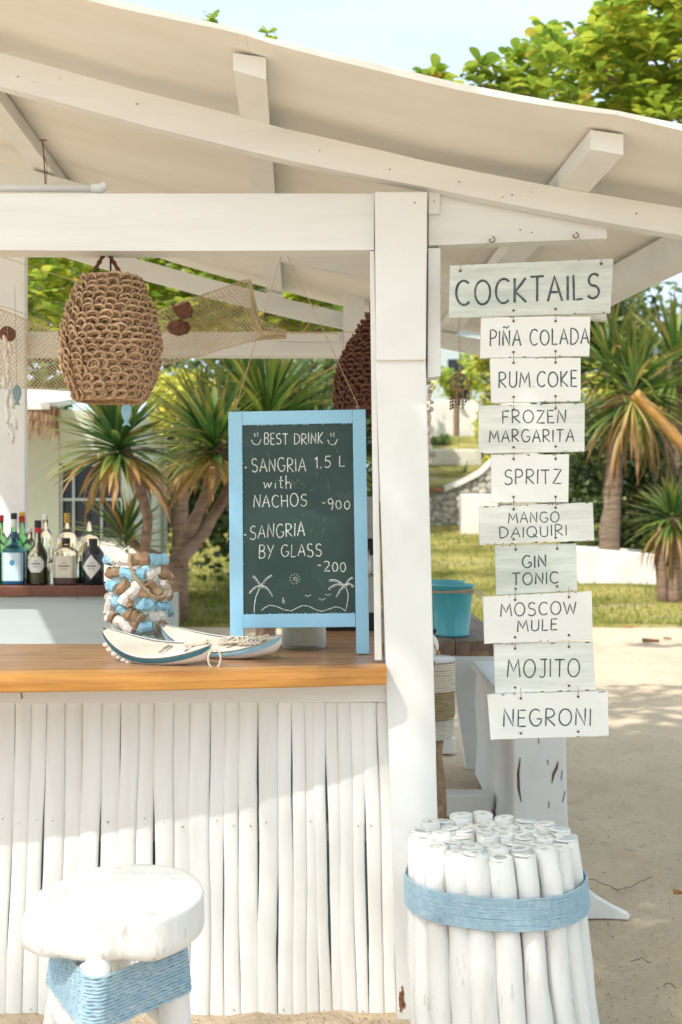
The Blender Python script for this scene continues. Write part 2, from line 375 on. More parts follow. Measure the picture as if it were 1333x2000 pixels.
o = obj('lawn_grass', mb, LF['grass']); tag(o, 'short patchy grass growing on the lawn beyond the sand', 'grass', kind='stuff')

# ------------------------------------------------------------------ SETTING: bar pavilion
pav = thing('bar_pavilion', (.15, 3.6, 0), 'white painted timber beach bar pavilion with sloping roof over the counter', 'pavilion')
YR = 3.55
topP = [(-250,35),(0,102),(262,175),(467,226),(525,244),(700,283),(859,321),(1079,364),(1132,373),(1333,407),(1700,460)]
botP = [(-250,95),(0,168),(262,239),(525,305),(700,341),(859,370),(1079,414),(1184,435),(1333,460),(1700,515)]
XT = [((x-667)/F*YR, (1000-y)/F*YR) for x, y in topP]; XB = [((x-667)/F*YR, (1000-y)/F*YR) for x, y in botP]
def ht(X): return interp(X, XT)
def hb(X): return interp(X, XB)
def rafter(Y, X0, X1, t=.055, name='rafter', skew=0):
    mb = MB(); n = 26; pts = []
    for i in range(n+1):
        X = lerp(X0, X1, i/n); wv = .003*noise.noise((X*4, Y, 0))
        a, b_ = CH+ht(X-skew), CH+hb(X-skew)+wv
        pts.append([(X,Y,a),(X,Y,b_),(X,Y+t,b_),(X,Y+t,a),(X,Y,a)])
    mb.grid(pts)
    for e in (0, n):
        q = pts[e][:4]; mb.add(q, [(0,1,2,3)] if e else [(3,2,1,0)])
    return obj(name, mb, W['beam'], pav)
rafter(YR, -2.2, 1.33)
rafter(5.0, -2.6, 1.08, skew=-.04)
rafter(6.45, -2.6, .98, skew=-.08)
def eaveX(Y): return interp(Y, [(3.0,1.42),(4.1,1.20),(6.75,.97)])
PH = .058
def purlin(X0, wdt=.085, Y0=3.17, Y1=6.7):
    mb = MB(); pts = []
    for i in range(9):
        Y = lerp(Y0, Y1, i/8); X = X0-.035*(Y-3.2)
        zb = CH+ht(X); hw = wdt/2
        zt = zb+PH
        pts.append([(X-hw,Y,zt),(X-hw,Y,CH+ht(X-hw)+.001),(X+hw,Y,CH+ht(X+hw)+.001),(X+hw,Y,zt-.012),(X-hw,Y,zt)])
    mb.grid(pts)
    mb.add(pts[0][:4], [(3,2,1,0)]); mb.add(pts[-1][:4], [(0,1,2,3)])
    o = obj('purlin', mb, W['paint'], pav); return o
for X0 in (-2.07, -1.15, -.237): purlin(X0)
purlin(.685)
# eave board along the right
mb = MB(); pts = []
for i in range(9):
    Y = lerp(3.12, 6.7, i/8); X = eaveX(Y)-.11; z = CH+ht(X)-.003
    pts.append([(X-.04,Y,z+.05),(X-.04,Y,z-.045),(X+.035,Y,z-.06),(X+.035,Y,z+.04),(X-.04,Y,z+.05)])
mb.grid(pts); mb.add(pts[0][:4], [(3,2,1,0)])
obj('eave_board', mb, W['paint'], pav)
# sheets of the roof, each spanning purlin to purlin
def sheet(Xa, Xb, last=False):
    mb = MB(); n = 14; m_ = 16; top = []; bot = []
    for i in range(n+1):
        r1 = []; r2 = []
        for j in range(m_+1):
            Y = lerp(3.06, 6.72, j/m_)
            xb = eaveX(Y) if last else Xb
            X = lerp(Xa, xb, i/n)
            s = math.sin(math.pi*i/n)
            z = CH+ht(X-.02*(Y-3.5)*0)+PH+.004 - .010*s*(.6+.4*math.cos(Y*2)) + .006*noise.noise((X*2.2, Y*1.5, 4))
            edge = .012 if j == 0 else 0
            r1.append((X, Y, z-edge*s*.6)); r2.append((X, Y, z+.011))
        bot.append(r1); top.append(r2)
    mb.grid(bot); mb.grid([list(r) for r in top])
    k = m_+1; nb = (n+1)*k
    mb.add([], [])
    for j0 in (0, m_):
        for i in range(n): mb.f.append((i*k+j0, (i+1)*k+j0, nb+(i+1)*k+j0, nb+i*k+j0)); mb.m.append(0)
    for i0 in (0, n):
        for j in range(m_): mb.f.append((i0*k+j, i0*k+j+1, nb+i0*k+j+1, nb+i0*k+j)); mb.m.append(0)
    obj('roof_sheet', mb, W['ceiling'], pav, smooth=False)
sheet(-2.6, -1.1505); sheet(-1.15, -.2370); sheet(-.2365, .6855); sheet(.686, 1.3, True)
# horizontal beams
mb = MB(); n = 14; pts = []
for i in range(n+1):
    px = lerp(-420, 731.5, i/n); sag = 3*math.sin(max(0,(px+60)/800)*math.pi)
    a = P(px, 378+ (0 if px > 0 else 0), 3.6); b_ = P(px, 488+sag*.6, 3.6)
    pts.append([a, b_, b_+Vector((0,.10,0)), a+Vector((0,.10,0)), a])
mb.grid(pts); mb.add(pts[0][:4], [(3,2,1,0)]); mb.add(pts[-1][:4], [(0,1,2,3)])
obj('front_beam', mb, W['beam'], pav)
mb = MB(); mb.quadboard([(838,371),(1187,434),(1187,466),(838,480)], 3.612, .06); obj('side_beam', mb, W['beam'], pav, bevel=.003)
mb = MB(); mb.quadboard([(838,375),(860,375),(860,417),(838,418)], 3.596, .014); obj('corner_block', mb, W['paint'], pav, bevel=.002)
mb = MB(); mb.quadboard([(733,374),(836,374),(833,703),(736,704)], 3.56, .13); obj('post_head', mb, W['paint'], pav, bevel=.004)
mb = MB(); pts = []
for i in range(17):
    py = lerp(704.5, 2010, i/16); xl = lerp(735, 778, (py-705)/1285); xr = lerp(833, 866, (py-705)/1285)+1.2*noise.noise((py*.01,0,0))
    a = P(xl, py, 3.575); b_ = P(xr, py, 3.575); q = Vector((0,.12,0))
    pts.append([a, b_, b_+q, a+q, a])
mb.grid(pts); obj('post', mb, W['paint'], pav, bevel=.004)
mb = MB(); mb.quadboard([(837.5,484),(861.5,484),(862,735),(836,738)], 3.60, .09); obj('post_cheek_board', mb, W['paint'], pav, bevel=.003)
mb = MB(); mb.quadboard([(723.5,490),(732,490),(747,1290),(733,1290)], 3.60, .035); obj('jamb_board', mb, W['paint'], pav, bevel=.002)
mb = MB(); mb.quadboard([(-420,648),(671,648),(671,696),(-420,694)], 6.3, .10); obj('rear_beam', mb, W['beam'], pav, bevel=.004)
mb = MB(); mb.quadboard([(540,652),(664,652),(664,668),(540,666)], 6.28, .018); obj('rear_beam_batten', mb, W['beam'], pav, bevel=.003)
mb = MB(); mb.quadboard([(671.5,560),(713,560),(713,1560),(671.5,1560)], 6.3, .11); obj('rear_post', mb, W['paint'], pav, bevel=.004)
mb = MB(); mb.quadboard([(-4,440),(50,440),(50,1570),(-4,1570)], 6.24, .055); obj('rear_post', mb, W['paint'], pav, bevel=.004)
# nail heads and small marks
mb = MB()
for px, py, Y in [(36,150,3.549),(117,153,3.549),(269,203,3.549),(625,294,3.549),(762,331,3.549),(898,355,3.549),(1001,381,3.549),(1038,375,3.549),(1244,417,3.549),(983,385,3.549),
                  (1017,449,3.611),(1040,454,3.611),(849,393,3.595),(811,396,3.559),(855,480,3.598),(490,160,3.3),(845,1000,3.57)]:
    if Y == 3.3: continue
    p = P(px, py, Y); mb.tube([p+Vector((0,-.0012,0)), p+Vector((0,.004,0))], rnd(.0015,.0024), 7)
obj('nail_heads', mb, W['iron'], pav)['kind'] = 'stuff'
mb = MB()
for px, py, h in [(784,1955,15),(787,1940,10),(784,1968,11),(790,1962,8),(782,1944,8),(786,1928,5)]:
    p = P(px, py, 3.574); s = h/F*3.58
    mb.add([p+Vector((rnd(-.3,.3)*s*.5+math.cos(a)*s*.38*rnd(.6,1.2), -.0012-.002*random.random(), math.sin(a)*s*rnd(.8,1.1))) for a in [k*math.pi/4 for k in range(8)]], [tuple(range(8))])
obj('rotten_patch', mb, W['rust'], pav)
mb = MB(); cr = [(742,980),(744,1050),(747,1130),(749,1200),(750,1262)]
mb.tube([P(x, y, 3.5735) for x, y in cr], .0012, 4); obj('paint_crack', mb, W['iron'], pav)
for hx, hy in [(962,463),(1125,455)]:
    mb = MB(); p = P(hx, hy, 3.605)
    mb.tube([p+Vector((.008*math.sin(a), -.004, -.008+.008*math.cos(a))) for a in [k*.5 for k in range(11)]], .0016, 5); obj('screw_hook', mb, W['iron'], pav)

# PVC pipe on the beam, wire hook behind it
pp = thing('water_pipe', P(100, 368, 3.68), 'thin white plastic pipe with capped end lying on top of the front beam', 'pipe')
mb = MB(); mb.tube([P(-400,366,3.66), P(190,368,3.66)], .0115, 12); obj('pipe', mb, W['pvc'], pp, smooth=True)
mb = MB(); mb.tube([P(180,368,3.66), P(200,368,3.66), P(203,367,3.66)], [.0145,.0145,.011], 12); mb.ball(P(203,364,3.66), .0145, 10); obj('end_cap', mb, W['pvc'], pp, smooth=True)
hk = thing('ceiling_hook_cord', P(86, 275, 4.3), 'short brown cord on a nail hanging from the ceiling above the pipe', 'cord')
mb = MB(); mb.tube([P(78,273,4.2),P(92,274,4.2)], .002, 5); mb.tube([P(84,273,4.2),P(86,300,4.2),P(88,330,4.2),P(90,372,4.2)], .0022, 5); mb.tube([P(86,300,4.2),P(93,325,4.2),P(92,360,4.2)], .001, 4)
obj('cord', mb, W['rattan2'], hk)

# ------------------------------------------------------------------ bar counter with bamboo front
ctr = thing('bar_counter', (-.4, 3.7, 0), 'bar counter with orange wood top and white split bamboo front', 'bar counter')
ZC = 1.038
def plank(fr, name, m, t=.05, y1=None):
    mb = MB(); pts = []
    n = len(fr)
    for (x, ya, yb) in fr: pts.append([(x,ya,ZC),(x,ya-.002,ZC-t*.5),(x,ya+.002,ZC-t),(x,yb,ZC-t),(x,yb,ZC),(x,ya,ZC)])
    mb.grid(pts); mb.add(pts[0][:5], [(4,3,2,1,0)]); mb.add(pts[-1][:5], [(0,1,2,3,4)])
    return obj(name, mb, m, ctr, bevel=.004)
def fy(x): return interp(x, [(-2.0,3.27),(-.93,3.345),(-.5,3.385),(-.1,3.45),(.135,3.50)])+.004*noise.noise((x*5,0,0))
X_ = [(-2.0)+(2.13)*i/24 for i in range(25)]
Q = 3.66
o = plank([(x, fy(x), fy(x)+.085) for x in X_], 'plank', W['oak_edge'], t=.051)
plank([(x, fy(x)+.087, 3.80) for x in X_], 'plank', W['oak'], t=.048)
plank([(x, 3.803, 4.12) for x in X_], 'plank', W['oak'], t=.048)
plank([(x, 4.123, 5.15) for x in (-.16,-.05,.08,.2)], 'return_plank', W['oak'], t=.048)
mb = MB(); mb.quadboard([(-600,1352),(762,1336),(762,1371),(-600,1378)], 3.607, .02, Yf=lambda x,y: 3.607); obj('top_rail', mb, W['beam'], ctr, bevel=.002)
mb = MB(); mb.box((-2.1,3.66,0),(.1,3.68,.06)); mb.box((-2.1,3.66,.5),(.1,3.69,.55)); obj('inner_rail', mb, W['paint'], ctr)
mb = MB(); mb.box((-2.1,4.02,0),(.15,4.04,.985)); obj('gap_shade_panel', mb, W['tealdoor'], ctr)  # panel added behind the slats so that their gaps look dark
tops = [-240,-205,-170,-135,-103,-70,-36,-2,32,63,93,129,163,200,238,272,304,341,373,412,441,467,505,543,570,595,612,635,659,684,708,735,757]
bots = [-262,-226,-190,-152,-118,-84,-50,-18,14,44,76,118,152,190,230,264,300,336,371,410,440,471,507,543,575,602,626,649,672,700,723,751,777]
snail = MB()
for k in range(len(tops)-1):
    mb = MB(); ring = []; n = 9
    node = [rnd(.15,.4), rnd(.55,.85)]
    ph = rnd(0, 9); yo = rnd(-.003,.003)+(.002 if k%2 else -.002); gw = rnd(.2,1.6)
    rows = 20
    for i in range(rows+1):
        t = i/rows; py = lerp(1371 if k > 3 else 1374, 1992, t)
        cx = lerp((tops[k]+tops[k+1])/2, (bots[k]+bots[k+1])/2, t)+(2.6*math.sin(t*4+ph)+1.0*math.sin(t*11+ph*3))*min(1, 4*t)*min(1, 3*(1-t)+.2)
        wd = lerp(tops[k+1]-tops[k], bots[k+1]-bots[k], t)
        gap = -1.6+1.7*gw*max(0, math.sin(t*4.5+ph*2))**2+(3.0 if k in (16,19,26,30) else 1.5 if k in (10,13,22) else 0)*max(0, math.sin((t-.35)*4.6))**2*(k > 18 or t > .0)
        hw = (wd-gap)/2/F*3.6
        for nd in node:
            hw += .0018*math.exp(-((t-nd)*60)**2)
        c = P(cx, py, 3.632+yo)
        vs = []
        for j in range(n):
            a = math.pi*(j/(n-1)); vs.append((c.x-hw*math.cos(a), c.y-.36*hw*math.sin(a)**.7-.002, c.z))
        vs.append((c.x+hw*.9, c.y+.006, c.z)); vs.append((c.x-hw*.9, c.y+.006, c.z)); vs.append(vs[0]); ring.append(vs)
    mb.grid(ring); mb.add(ring[0][:-1], [tuple(reversed(range(n+2)))]); mb.add(ring[-1][:-1], [tuple(range(n+2))])
    obj('bamboo_slat', mb, W['bamboo'], ctr, smooth=True)
    for py, pr in ((1600+k*.3+rnd(-8,8), .7), (1975+rnd(-8,4), .9 if k > 20 else .2)):
        if random.random() < pr:
            t = (py-1371)/621; cx = lerp((tops[k]+tops[k+1])/2, (bots[k]+bots[k+1])/2, t)+rnd(-4,4)
            p = P(cx, py, 3.632); hw = (tops[k+1]-tops[k])/2/F*3.6*.55
            snail.tube([p+Vector((0,-hw-.0035,0)), p+Vector((0,-hw+.01,0))], rnd(.0011,.0022), 6)
obj('nail_heads', snail, W['rustpale'], ctr)['kind'] = 'stuff'
mb = MB(); mb.tube([P(42,1352,3.6),P(43,1358,3.597),P(45,1362,3.59),P(42,1364,3.585)], .0018, 5); obj('hook', mb, W['iron'], ctr)

# ------------------------------------------------------------------ stroke lettering
def arc(cx, cy, rx, ry, a0, a1, n=9): return [(cx+rx*math.cos(R(a0+(a1-a0)*i/n)), cy+ry*math.sin(R(a0+(a1-a0)*i/n))) for i in range(n+1)]
G = {
'A': (.62, [[(0,0),(.31,1),(.62,0)],[(.11,.36),(.52,.36)]]), 'B': (.5, [[(.03,0),(.03,1)],[(.03,1)]+arc(.2,.77,.24,.23,90,-90)+[(.05,.53)],[(.05,.53)]+arc(.22,.265,.28,.265,90,-90)+[(.03,0)]]),
'C': (.62, [arc(.36,.5,.34,.5,48,312,16)]), 'D': (.6, [[(.03,0),(.03,1)],[(.03,1)]+arc(.1,.5,.5,.5,90,-90,12)+[(.03,0)]]),
'E': (.45, [[(.45,1),(.03,1),(.03,0),(.45,0)],[(.03,.52),(.38,.52)]]), 'F': (.46, [[(.46,1),(.03,1),(.03,0)],[(.03,.52),(.38,.54)]]),
'G': (.66, [arc(.36,.5,.34,.5,50,330,16)+[(.66,.42),(.42,.42)]]), 'H': (.56, [[(.03,0),(.03,1)],[(.53,0),(.53,1)],[(.03,.5),(.53,.5)]]),
'I': (.08, [[(.04,0),(.04,1)]]), 'J': (.45, [[(.1,1),(.5,1)],[(.36,1),(.36,.2)]+arc(.2,.2,.16,.2,0,-150,7)]),
'K': (.52, [[(.03,0),(.03,1)],[(.5,1),(.05,.45),(.52,0)]]), 'L': (.42, [[(.03,1),(.03,0),(.42,.02)]]),
'M': (.74, [[(.0,0),(.08,1),(.36,.3),(.62,1),(.74,0)]]), 'N': (.58, [[(.03,0),(.05,1),(.53,0),(.55,1)]]),
'O': (.70, [arc(.35,.5,.34,.5,80,440,18)]), 'P': (.5, [[(.03,0),(.03,1)],[(.03,1)]+arc(.2,.74,.28,.26,90,-90)+[(.03,.48)]]),
'Q': (.74, [arc(.35,.5,.34,.5,80,440,18),[(.42,.28),(.72,-.05)]]), 'R': (.54, [[(.03,0),(.03,1)],[(.03,1)]+arc(.2,.75,.28,.25,90,-90)+[(.05,.5),(.54,0)]]),
'S': (.52, [arc(.27,.75,.23,.25,35,255,10)+arc(.25,.25,.25,.26,80,-150,11)]), 'T': (.58, [[(0,1),(.58,1)],[(.29,1),(.29,0)]]),
'U': (.56, [[(.03,1),(.03,.28)]+arc(.28,.28,.25,.28,180,360,9)+[(.53,1)]]), 'W': (.86, [[(0,1),(.22,0),(.44,.85),(.64,0),(.86,1)]]),
'Y': (.5, [[(0,1),(.27,.45)],[(.55,1),(.1,-.12)]]), 'Z': (.54, [[(.02,1),(.52,1),(0,0),(.54,0)]]),
'1': (.22, [[(0,.75),(.18,1),(.2,0)]]), ',': (.12, [[(.08,.05),(.02,-.12)]]), '5': (.5, [[(.48,1),(.12,1),(.08,.58)]+arc(.24,.32,.24,.3,100,-140,10)]),
'9': (.45, [arc(.22,.72,.2,.26,0,360,12)+[(.42,.5),(.3,-.12)]]), '0': (.46, [arc(.23,.45,.22,.42,90,450,14)]), '2': (.5, [arc(.24,.75,.22,.25,150,-30,8)+[(.02,0),(.5,.04)]]),
'-': (.3, [[(0,.5),(.25,.53)]]), '.': (.1, [[(.04,.02),(.06,.05)]]), 'w': (.6, [[(0,.5),(.12,.05),(.28,.45),(.4,.05),(.56,.5)]]),
'i': (.1, [[(.05,.5),(.05,.05)],[(.05,.7),(.06,.73)]]), 't': (.3, [[(.15,.95),(.13,.12),(.28,.03)],[(0,.6),(.32,.62)]]),
'h': (.42, [[(.03,1.05),(.03,.03)],[(.03,.32)]+arc(.2,.32,.16,.2,150,0,5)+[(.38,.03)]]), ' ': (.30, []),
'~': (.58, [[(.03,0),(.05,1),(.53,0),(.55,1)],[(.06,1.16),(.16,1.26),(.34,1.14),(.5,1.28)]]),
}
def write(mb, s, x0, x1, y0, y1, h, Yf, r, jit=.03, n=5, double=False):
    """strokes of s fitted between pixel x0..x1, baseline y0 (left) to y1 (right), capital height h pixels, on the surface Yf(px,py)"""
    gp = .20
    tot = sum(G[c][0] for c in s)+gp*(len(s)-1)
    sx = (x1-x0)/tot; cx = 0
    for c in s:
        wd, st = G[c]; jh = 1+rnd(-jit,jit)*1.5; jy = rnd(-jit,jit); sl = rnd(-jit,jit)
        for line in st:
            for rep in range(2 if double else 1):
                ox, oy = (rnd(-.02,.02), rnd(-.015,.015)) if rep else (0, 0)
                pts = []
                ln = []
                for a, b in zip(line[:-1], line[1:]):
                    for k in range(2 if len(line) < 6 else 1): ln.append((lerp(a[0],b[0],k/2), lerp(a[1],b[1],k/2)))
                ln.append(line[-1])
                for (gx, gy) in ln:
                    X = x0+(cx+gx+ox+sl*gy)*sx; bl = lerp(y0, y1, (X-x0)/(x1-x0))
                    Yp = bl-(gy*jh+jy+oy)*h
                    X += rnd(-.15,.15); Yp += rnd(-.15,.15)
                    pts.append(P(X, Yp, Yf(X, Yp)))
                mb.tube(pts, [r*rnd(.85,1.15) for _ in pts], n, flat=.35)
        cx += wd+gp

# ------------------------------------------------------------------ drink signs
YS = 3.50
signs = [
 ('COCKTAILS', [(880.5,518.5),(1199,505),(1193,611),(877.7,621.6)], [('COCKTAILS',892,1171,597,583,47)], 'signgrey', .0034),
 ('PIÑA COLADA', [(941,618.5),(1154,618),(1152,695.5),(939,700)], [('PI~A COLADA',958,1151,676,672,30)], 'signclean', .0022),
 ('RUM COKE', [(958.5,700),(1135,698.6),(1135,784),(961,787)], [('RUM.COKE',975,1128,757,755,30)], 'signclean', .0022),
 ('FROZEN MARGARITA', [(936.6,792.5),(1143,787),(1142.5,882),(935.5,886)], [('FROZEN',982,1106,827,825,25),('MARGARITA',957,1122,864,862,24)], 'sign', .0020),
 ('SPRITZ', [(960.5,888),(1112.5,887),(1111,981),(961.6,982)], [('SPRITZ',986,1097,946,945,28)], 'signclean', .0020),
 ('MANGO DAIQUIRI', [(936.6,989),(1158.7,981),(1161.7,1056),(938.5,1064.7)], [('MANGO',994,1093,1022,1020,21),('DAIQUIRI',977,1108,1051,1046,21)], 'sign', .0018),
 ('GIN TONIC', [(968,1065.5),(1126,1061.6),(1128.6,1154),(971,1163)], [('GIN',1021,1068,1110,1107,23),('TONIC',1001,1092,1143,1139,23)], 'signgrey', .0022),
 ('MOSCOW MULE', [(945,1165.6),(1156.7,1155),(1158.7,1249.5),(947.8,1258)], [('MOSCOW',979,1127,1204,1199,25),('MULE',1012,1089,1234,1230,22)], 'signclean', .0020),
 ('MOJITO', [(966,1258.7),(1159,1253),(1165,1348.5),(969,1355)], [('MOJITO',992,1133,1323,1321,34)], 'sign', .0022),
 ('NEGRONI', [(953.4,1357),(1187.7,1349.8),(1190,1438),(960,1445)], [('NEGRONI',984,1155,1419,1417,33)], 'signclean', .0022),
]
desc = {0:'wide grey-white wooden board lettered COCKTAILS, topmost of the hanging signs',1:'white wooden board lettered PIÑA COLADA hanging below the COCKTAILS board',
 2:'white wooden board lettered RUM COKE, third from the top of the sign chain',3:'white wooden board with two lines lettered FROZEN MARGARITA',4:'narrow white wooden board lettered SPRITZ above the mango daiquiri board',
 5:'chipped white wooden board lettered MANGO DAIQUIRI in two lines',6:'grey streaked wooden board lettered GIN TONIC in two lines',7:'white wooden board lettered MOSCOW MULE beside the turquoise buckets',
 8:'scuffed white wooden board lettered MOJITO, second from the bottom',9:'white wooden board lettered NEGRONI, lowest of the hanging signs'}
for k, (nm, q, lines, mm, r) in enumerate(signs):
    c = P(sum(p[0] for p in q)/4, sum(p[1] for p in q)/4, YS)
    yo = [0,.006,.002,-.003,.004,-.002,.005,-.004,.003,-.006][k]
    t = thing('drink_sign', c, desc[k], 'sign', 'hanging wooden drink signs beside the post')
    mb = MB(); n = 16
    # board with slightly uneven sawn edges
    tp = []; bt = []
    for i in range(n+1):
        u = i/n; e = .5
        tp.append((lerp(q[0][0],q[1][0],u), lerp(q[0][1],q[1][1],u)+rnd(-e,e))); bt.append((lerp(q[3][0],q[2][0],u), lerp(q[3][1],q[2][1],u)+rnd(-e,e)))
    Yv = YS+yo; rows = []
    for i in range(n+1):
        a, b_ = P(*tp[i], Yv), P(*bt[i], Yv); d = Vector((0,.016,0)); rows.append([a, b_, b_+d, a+d, a])
    mb.grid(rows); mb.add(rows[0][:4], [(3,2,1,0)]); mb.add(rows[-1][:4], [(0,1,2,3)])
    obj('board', mb, W[mm], t, bevel=.0018, seg=1)
    for (s, a, b_, y0, y1, h) in lines:
        mb = MB(); write(mb, s, a, b_, y0, y1, h, lambda x, y: Yv-.0003, r, double=(k == 0)); obj('lettering', mb, W['ink'], t)
    # screws and wire links
    lx0, lx1 = (1004, 1086) if k < 6 else (1008, 1089) if k < 7 else (1007, 1112) if k < 9 else (1018, 1130)
    def edge_y(x, top): 
        a, b_ = (q[0], q[1]) if top else (q[3], q[2]); return lerp(a[1], b_[1], (x-a[0])/(b_[0]-a[0]))
    for x in (lx0, lx1):
        for top in (True, False):
            if k == 0 and top: continue
            if k == 9 and not top and False: continue
            y = edge_y(x, top)+(9 if top else -11)
            if k == 5: y += -1 if top else 2
            mb = MB(); p = P(x, y, Yv); mb.tube([p+Vector((0,-.0025,0)), p+Vector((0,.003,0))], [.0034,.0036], 8); obj('screw', mb, W['iron'], t)
    if k: 
        for x in (lx0, lx1):
            mb = MB(); ya = edge_y(x, True)
            mb.tube([P(x, ya+9, Yv-.003), P(x+.6, ya+1, Yv-.004), P(x-.3, ya-6, Yv-.005), P(x, ya-12, Yv-.004)], .0006, 4); obj('wire', mb, W['iron'], t)
    else:
        for (x, y, hx, hy) in [(900,529,962,463),(1175,515,1125,455)]:
            mb = MB(); p = P(x, y, Yv); mb.tube([p+Vector((0,-.003,0)), p+Vector((0,.003,0))], .004, 8); obj('screw', mb, W['iron'], t)
            mb = MB(); mb.tube([P(x, y, Yv-.003), P(x, y-10, Yv-.004), P(hx, hy+3, 3.598)], .0007, 4); obj('hanging_wire', mb, W['rope'], t)
    # chipped edge marks
    mb = MB()
    for i in range({0:4,3:7,5:22,8:14}.get(k, 5)):
        u = random.random(); side = random.random()
        if side < .5: x, y = lerp(q[0][0],q[1][0],u), lerp(q[0][1],q[1][1],u)+1.2
        else: x, y = lerp(q[3][0],q[2][0],u), lerp(q[3][1],q[2][1],u)-1.2
        x = min(max(x, q[0][0]+6), q[1][0]-8)
        p = P(x, y, Yv-.0004); a_ = rnd(.002,.007); b2 = rnd(.0008,.0022)
        mb.add([p+Vector((a_*math.cos(v)*rnd(.6,1.1), rnd(-.0002,0), b2*math.sin(v)*rnd(.5,1.2))) for v in [j*math.pi/4 for j in range(8)]], [tuple(reversed(range(8)))])
    obj('paint_chips', mb, W['iron'], t)['kind'] = 'stuff'

# ------------------------------------------------------------------ chalkboard
def yb(px, py): return 3.80+(1277-py)/477*.06
cb = thing('chalkboard', P(585,1277,3.8), 'blackboard in a pale blue frame chalked BEST DRINK with sangria prices, standing on the counter', 'chalkboard')
def framepiece(name, q, t=.022, off=0):
    mb = MB(); mb.quadboard(q, 0, t, Yf=lambda x, y: yb(x, y)+off); return obj(name, mb, W['blueframe'], cb, bevel=.0018)
framepiece('frame_stile', [(446.7,804.2),(473.6,803.7),(477,1262),(450.5,1264)])
framepiece('frame_stile', [(689.5,800),(715,799.3),(722.4,1276.8),(697,1277.2)])
framepiece('frame_rail', [(473.9,803.7),(689.2,800),(689.6,826.4),(474,830.6)], off=.001)
framepiece('frame_rail', [(475.6,1200.4),(695,1197.7),(695.8,1224.5),(476,1227)], off=.001)
mb = MB(); mb.quadboard([(470,826),(693,822),(699,1201),(472,1204)], 0, .006, Yf=lambda x, y: yb(x, y)+.006); obj('slate', mb, W['slate'], cb)
def ys(x, y): return yb(x, y)+.0057
cr_ = .0014
for (s, a, b_, y0, y1, h) in [('BEST DRINK',517,631,868,867,21),('SANGRIA',493,598,922,920,25),('1,5 L',616,674,914,911,21),('with',516,570,955,955,24),('NACHOS',496,600,991,989,24),
    ('-900',630,684,992,995,20),('SANGRIA',489,596,1053,1046,26),('BY GLASS',507,629,1089,1086,24),('-200',622,676,1114,1117,20)]:
    mb = MB(); write(mb, s, a, b_, y0, y1, h, ys, cr_, jit=.05, double=True); obj('chalk_writing', mb, W['chalk'], cb)
mb = MB()
def st(pts, r=cr_, n=5): mb.tube([P(x, y, ys(x, y)) for x, y in pts], r, n, flat=.4)
for x0 in (501, 650):
    st([(x0-9,859),(x0-6,866),(x0,869),(x0+6,867),(x0+10,858)]); st([(x0-3,846),(x0-2,853)]); st([(x0+3,845),(x0+3,853)])
for x, y in [(481,913),(480,1044.5)]: st([(x-1.5,y),(x+1.5,y+.5)], .0028)
obj('chalk_smileys', mb, W['chalk'], cb)
mb = MB()
def frond(a, b_, droop):
    pts = [(lerp(a[0],b_[0],t), lerp(a[1],b_[1],t)+droop*math.sin(t*math.pi)) for t in [i/7 for i in range(8)]]
    st(pts, .001)
    for (x, y) in pts[1:]:
        for s_ in (-1.6, 1.6): st([(x, y), (x+s_*1.2, y+3.6+rnd(-1,1))], .0007, 4)
st([(497.5,1196),(498,1180),(501,1165),(508,1149)])
for e, d in [((496,1124),-2),((531,1123),-3),((489,1156),-4),((532,1161),-6)]: frond((510,1144), e, d)
st([(677,1190),(680,1175),(681,1160),(677,1148)])
for e, d in [((645,1132),-4),((644,1148),-5),((659,1162),-3),((689,1127),-3),((691,1144),-4)]: frond((674,1143), e, d)
for c0 in ((509,1142),(512,1147),(676,1146)): st([(c0[0]+2*math.cos(a), c0[1]+2*math.sin(a)) for a in [k*.8 for k in range(9)]], .0007)
st([(577+(.6+.62*a)*math.cos(a*1.0), 1131+(.6+.62*a)*math.sin(a)) for a in [k*.5 for k in range(16)]], .0009)
for k in range(11):
    a = k*2*math.pi/11; st([(577+8*math.cos(a),1131+8*math.sin(a)),(577+11*math.cos(a),1131+11*math.sin(a))], .0008)
wv = [(511,1193),(518,1187),(527,1182),(540,1184),(556,1191),(570,1193),(582,1187),(592,1182.5),(604,1184),(618,1191),(630,1194),(645,1189),(657,1185),(668,1188),(677,1194)]
st(wv, .0012); st([(554,1167),(553,1178),(557,1179),(554,1168)], .001)
for x, y in [(602,1164),(630,1171),(641,1162)]: st([(x-6,y-1),(x-2,y-1),(x,y+2),(x+3,y-1),(x+7,y-2)], .0009)
obj('chalk_drawing', mb, W['chalk'], cb)
mb = MB()
for a in [((490,880),(492,905)),((520,880),(528,895)),((640,930),(642,960)),((618,930),(622,922)),((604,958),(612,957)),((593,1000),(586,1020)),((612,1030),(606,1040)),((634,1030),(628,1050)),((632,1020),(636,1010)),
          ((622,1128),(632,1150)),((655,870),(660,885)),((648,968),(650,976)),((500,845),(505,838))]:
    st([a[0], (lerp(a[0][0],a[1][0],.5)+1, lerp(a[0][1],a[1][1],.5)), a[1]], .0009)
for s, a, b_, y, h in [('CHOS',560,596,955,18),('900',660,684,976,15)]: write(mb, s, a, b_, y, y, h, ys, .0009)
obj('rubbed_chalk', mb, W['chalkfaint'], cb)['kind'] = 'stuff'
mb = MB()
for (x, y) in [(473+i*7.6+rnd(-2,2), 831.5-i*.14) for i in range(29)]+[(476+i*7.6+rnd(-2,2), 1199.6-i*.09) for i in range(29)]+[(474.5+i*.06, 835+i*14) for i in range(26)]:
    if random.random() < .7: p = P(x, y, yb(x, y)+.0035); mb.tube([p-Vector((rnd(.001,.004),0,0)), p+Vector((rnd(.001,.004),0,0))], rnd(.0006,.0016), 5)
obj('paint_drips', mb, W['blueframe'], cb)['kind'] = 'stuff'
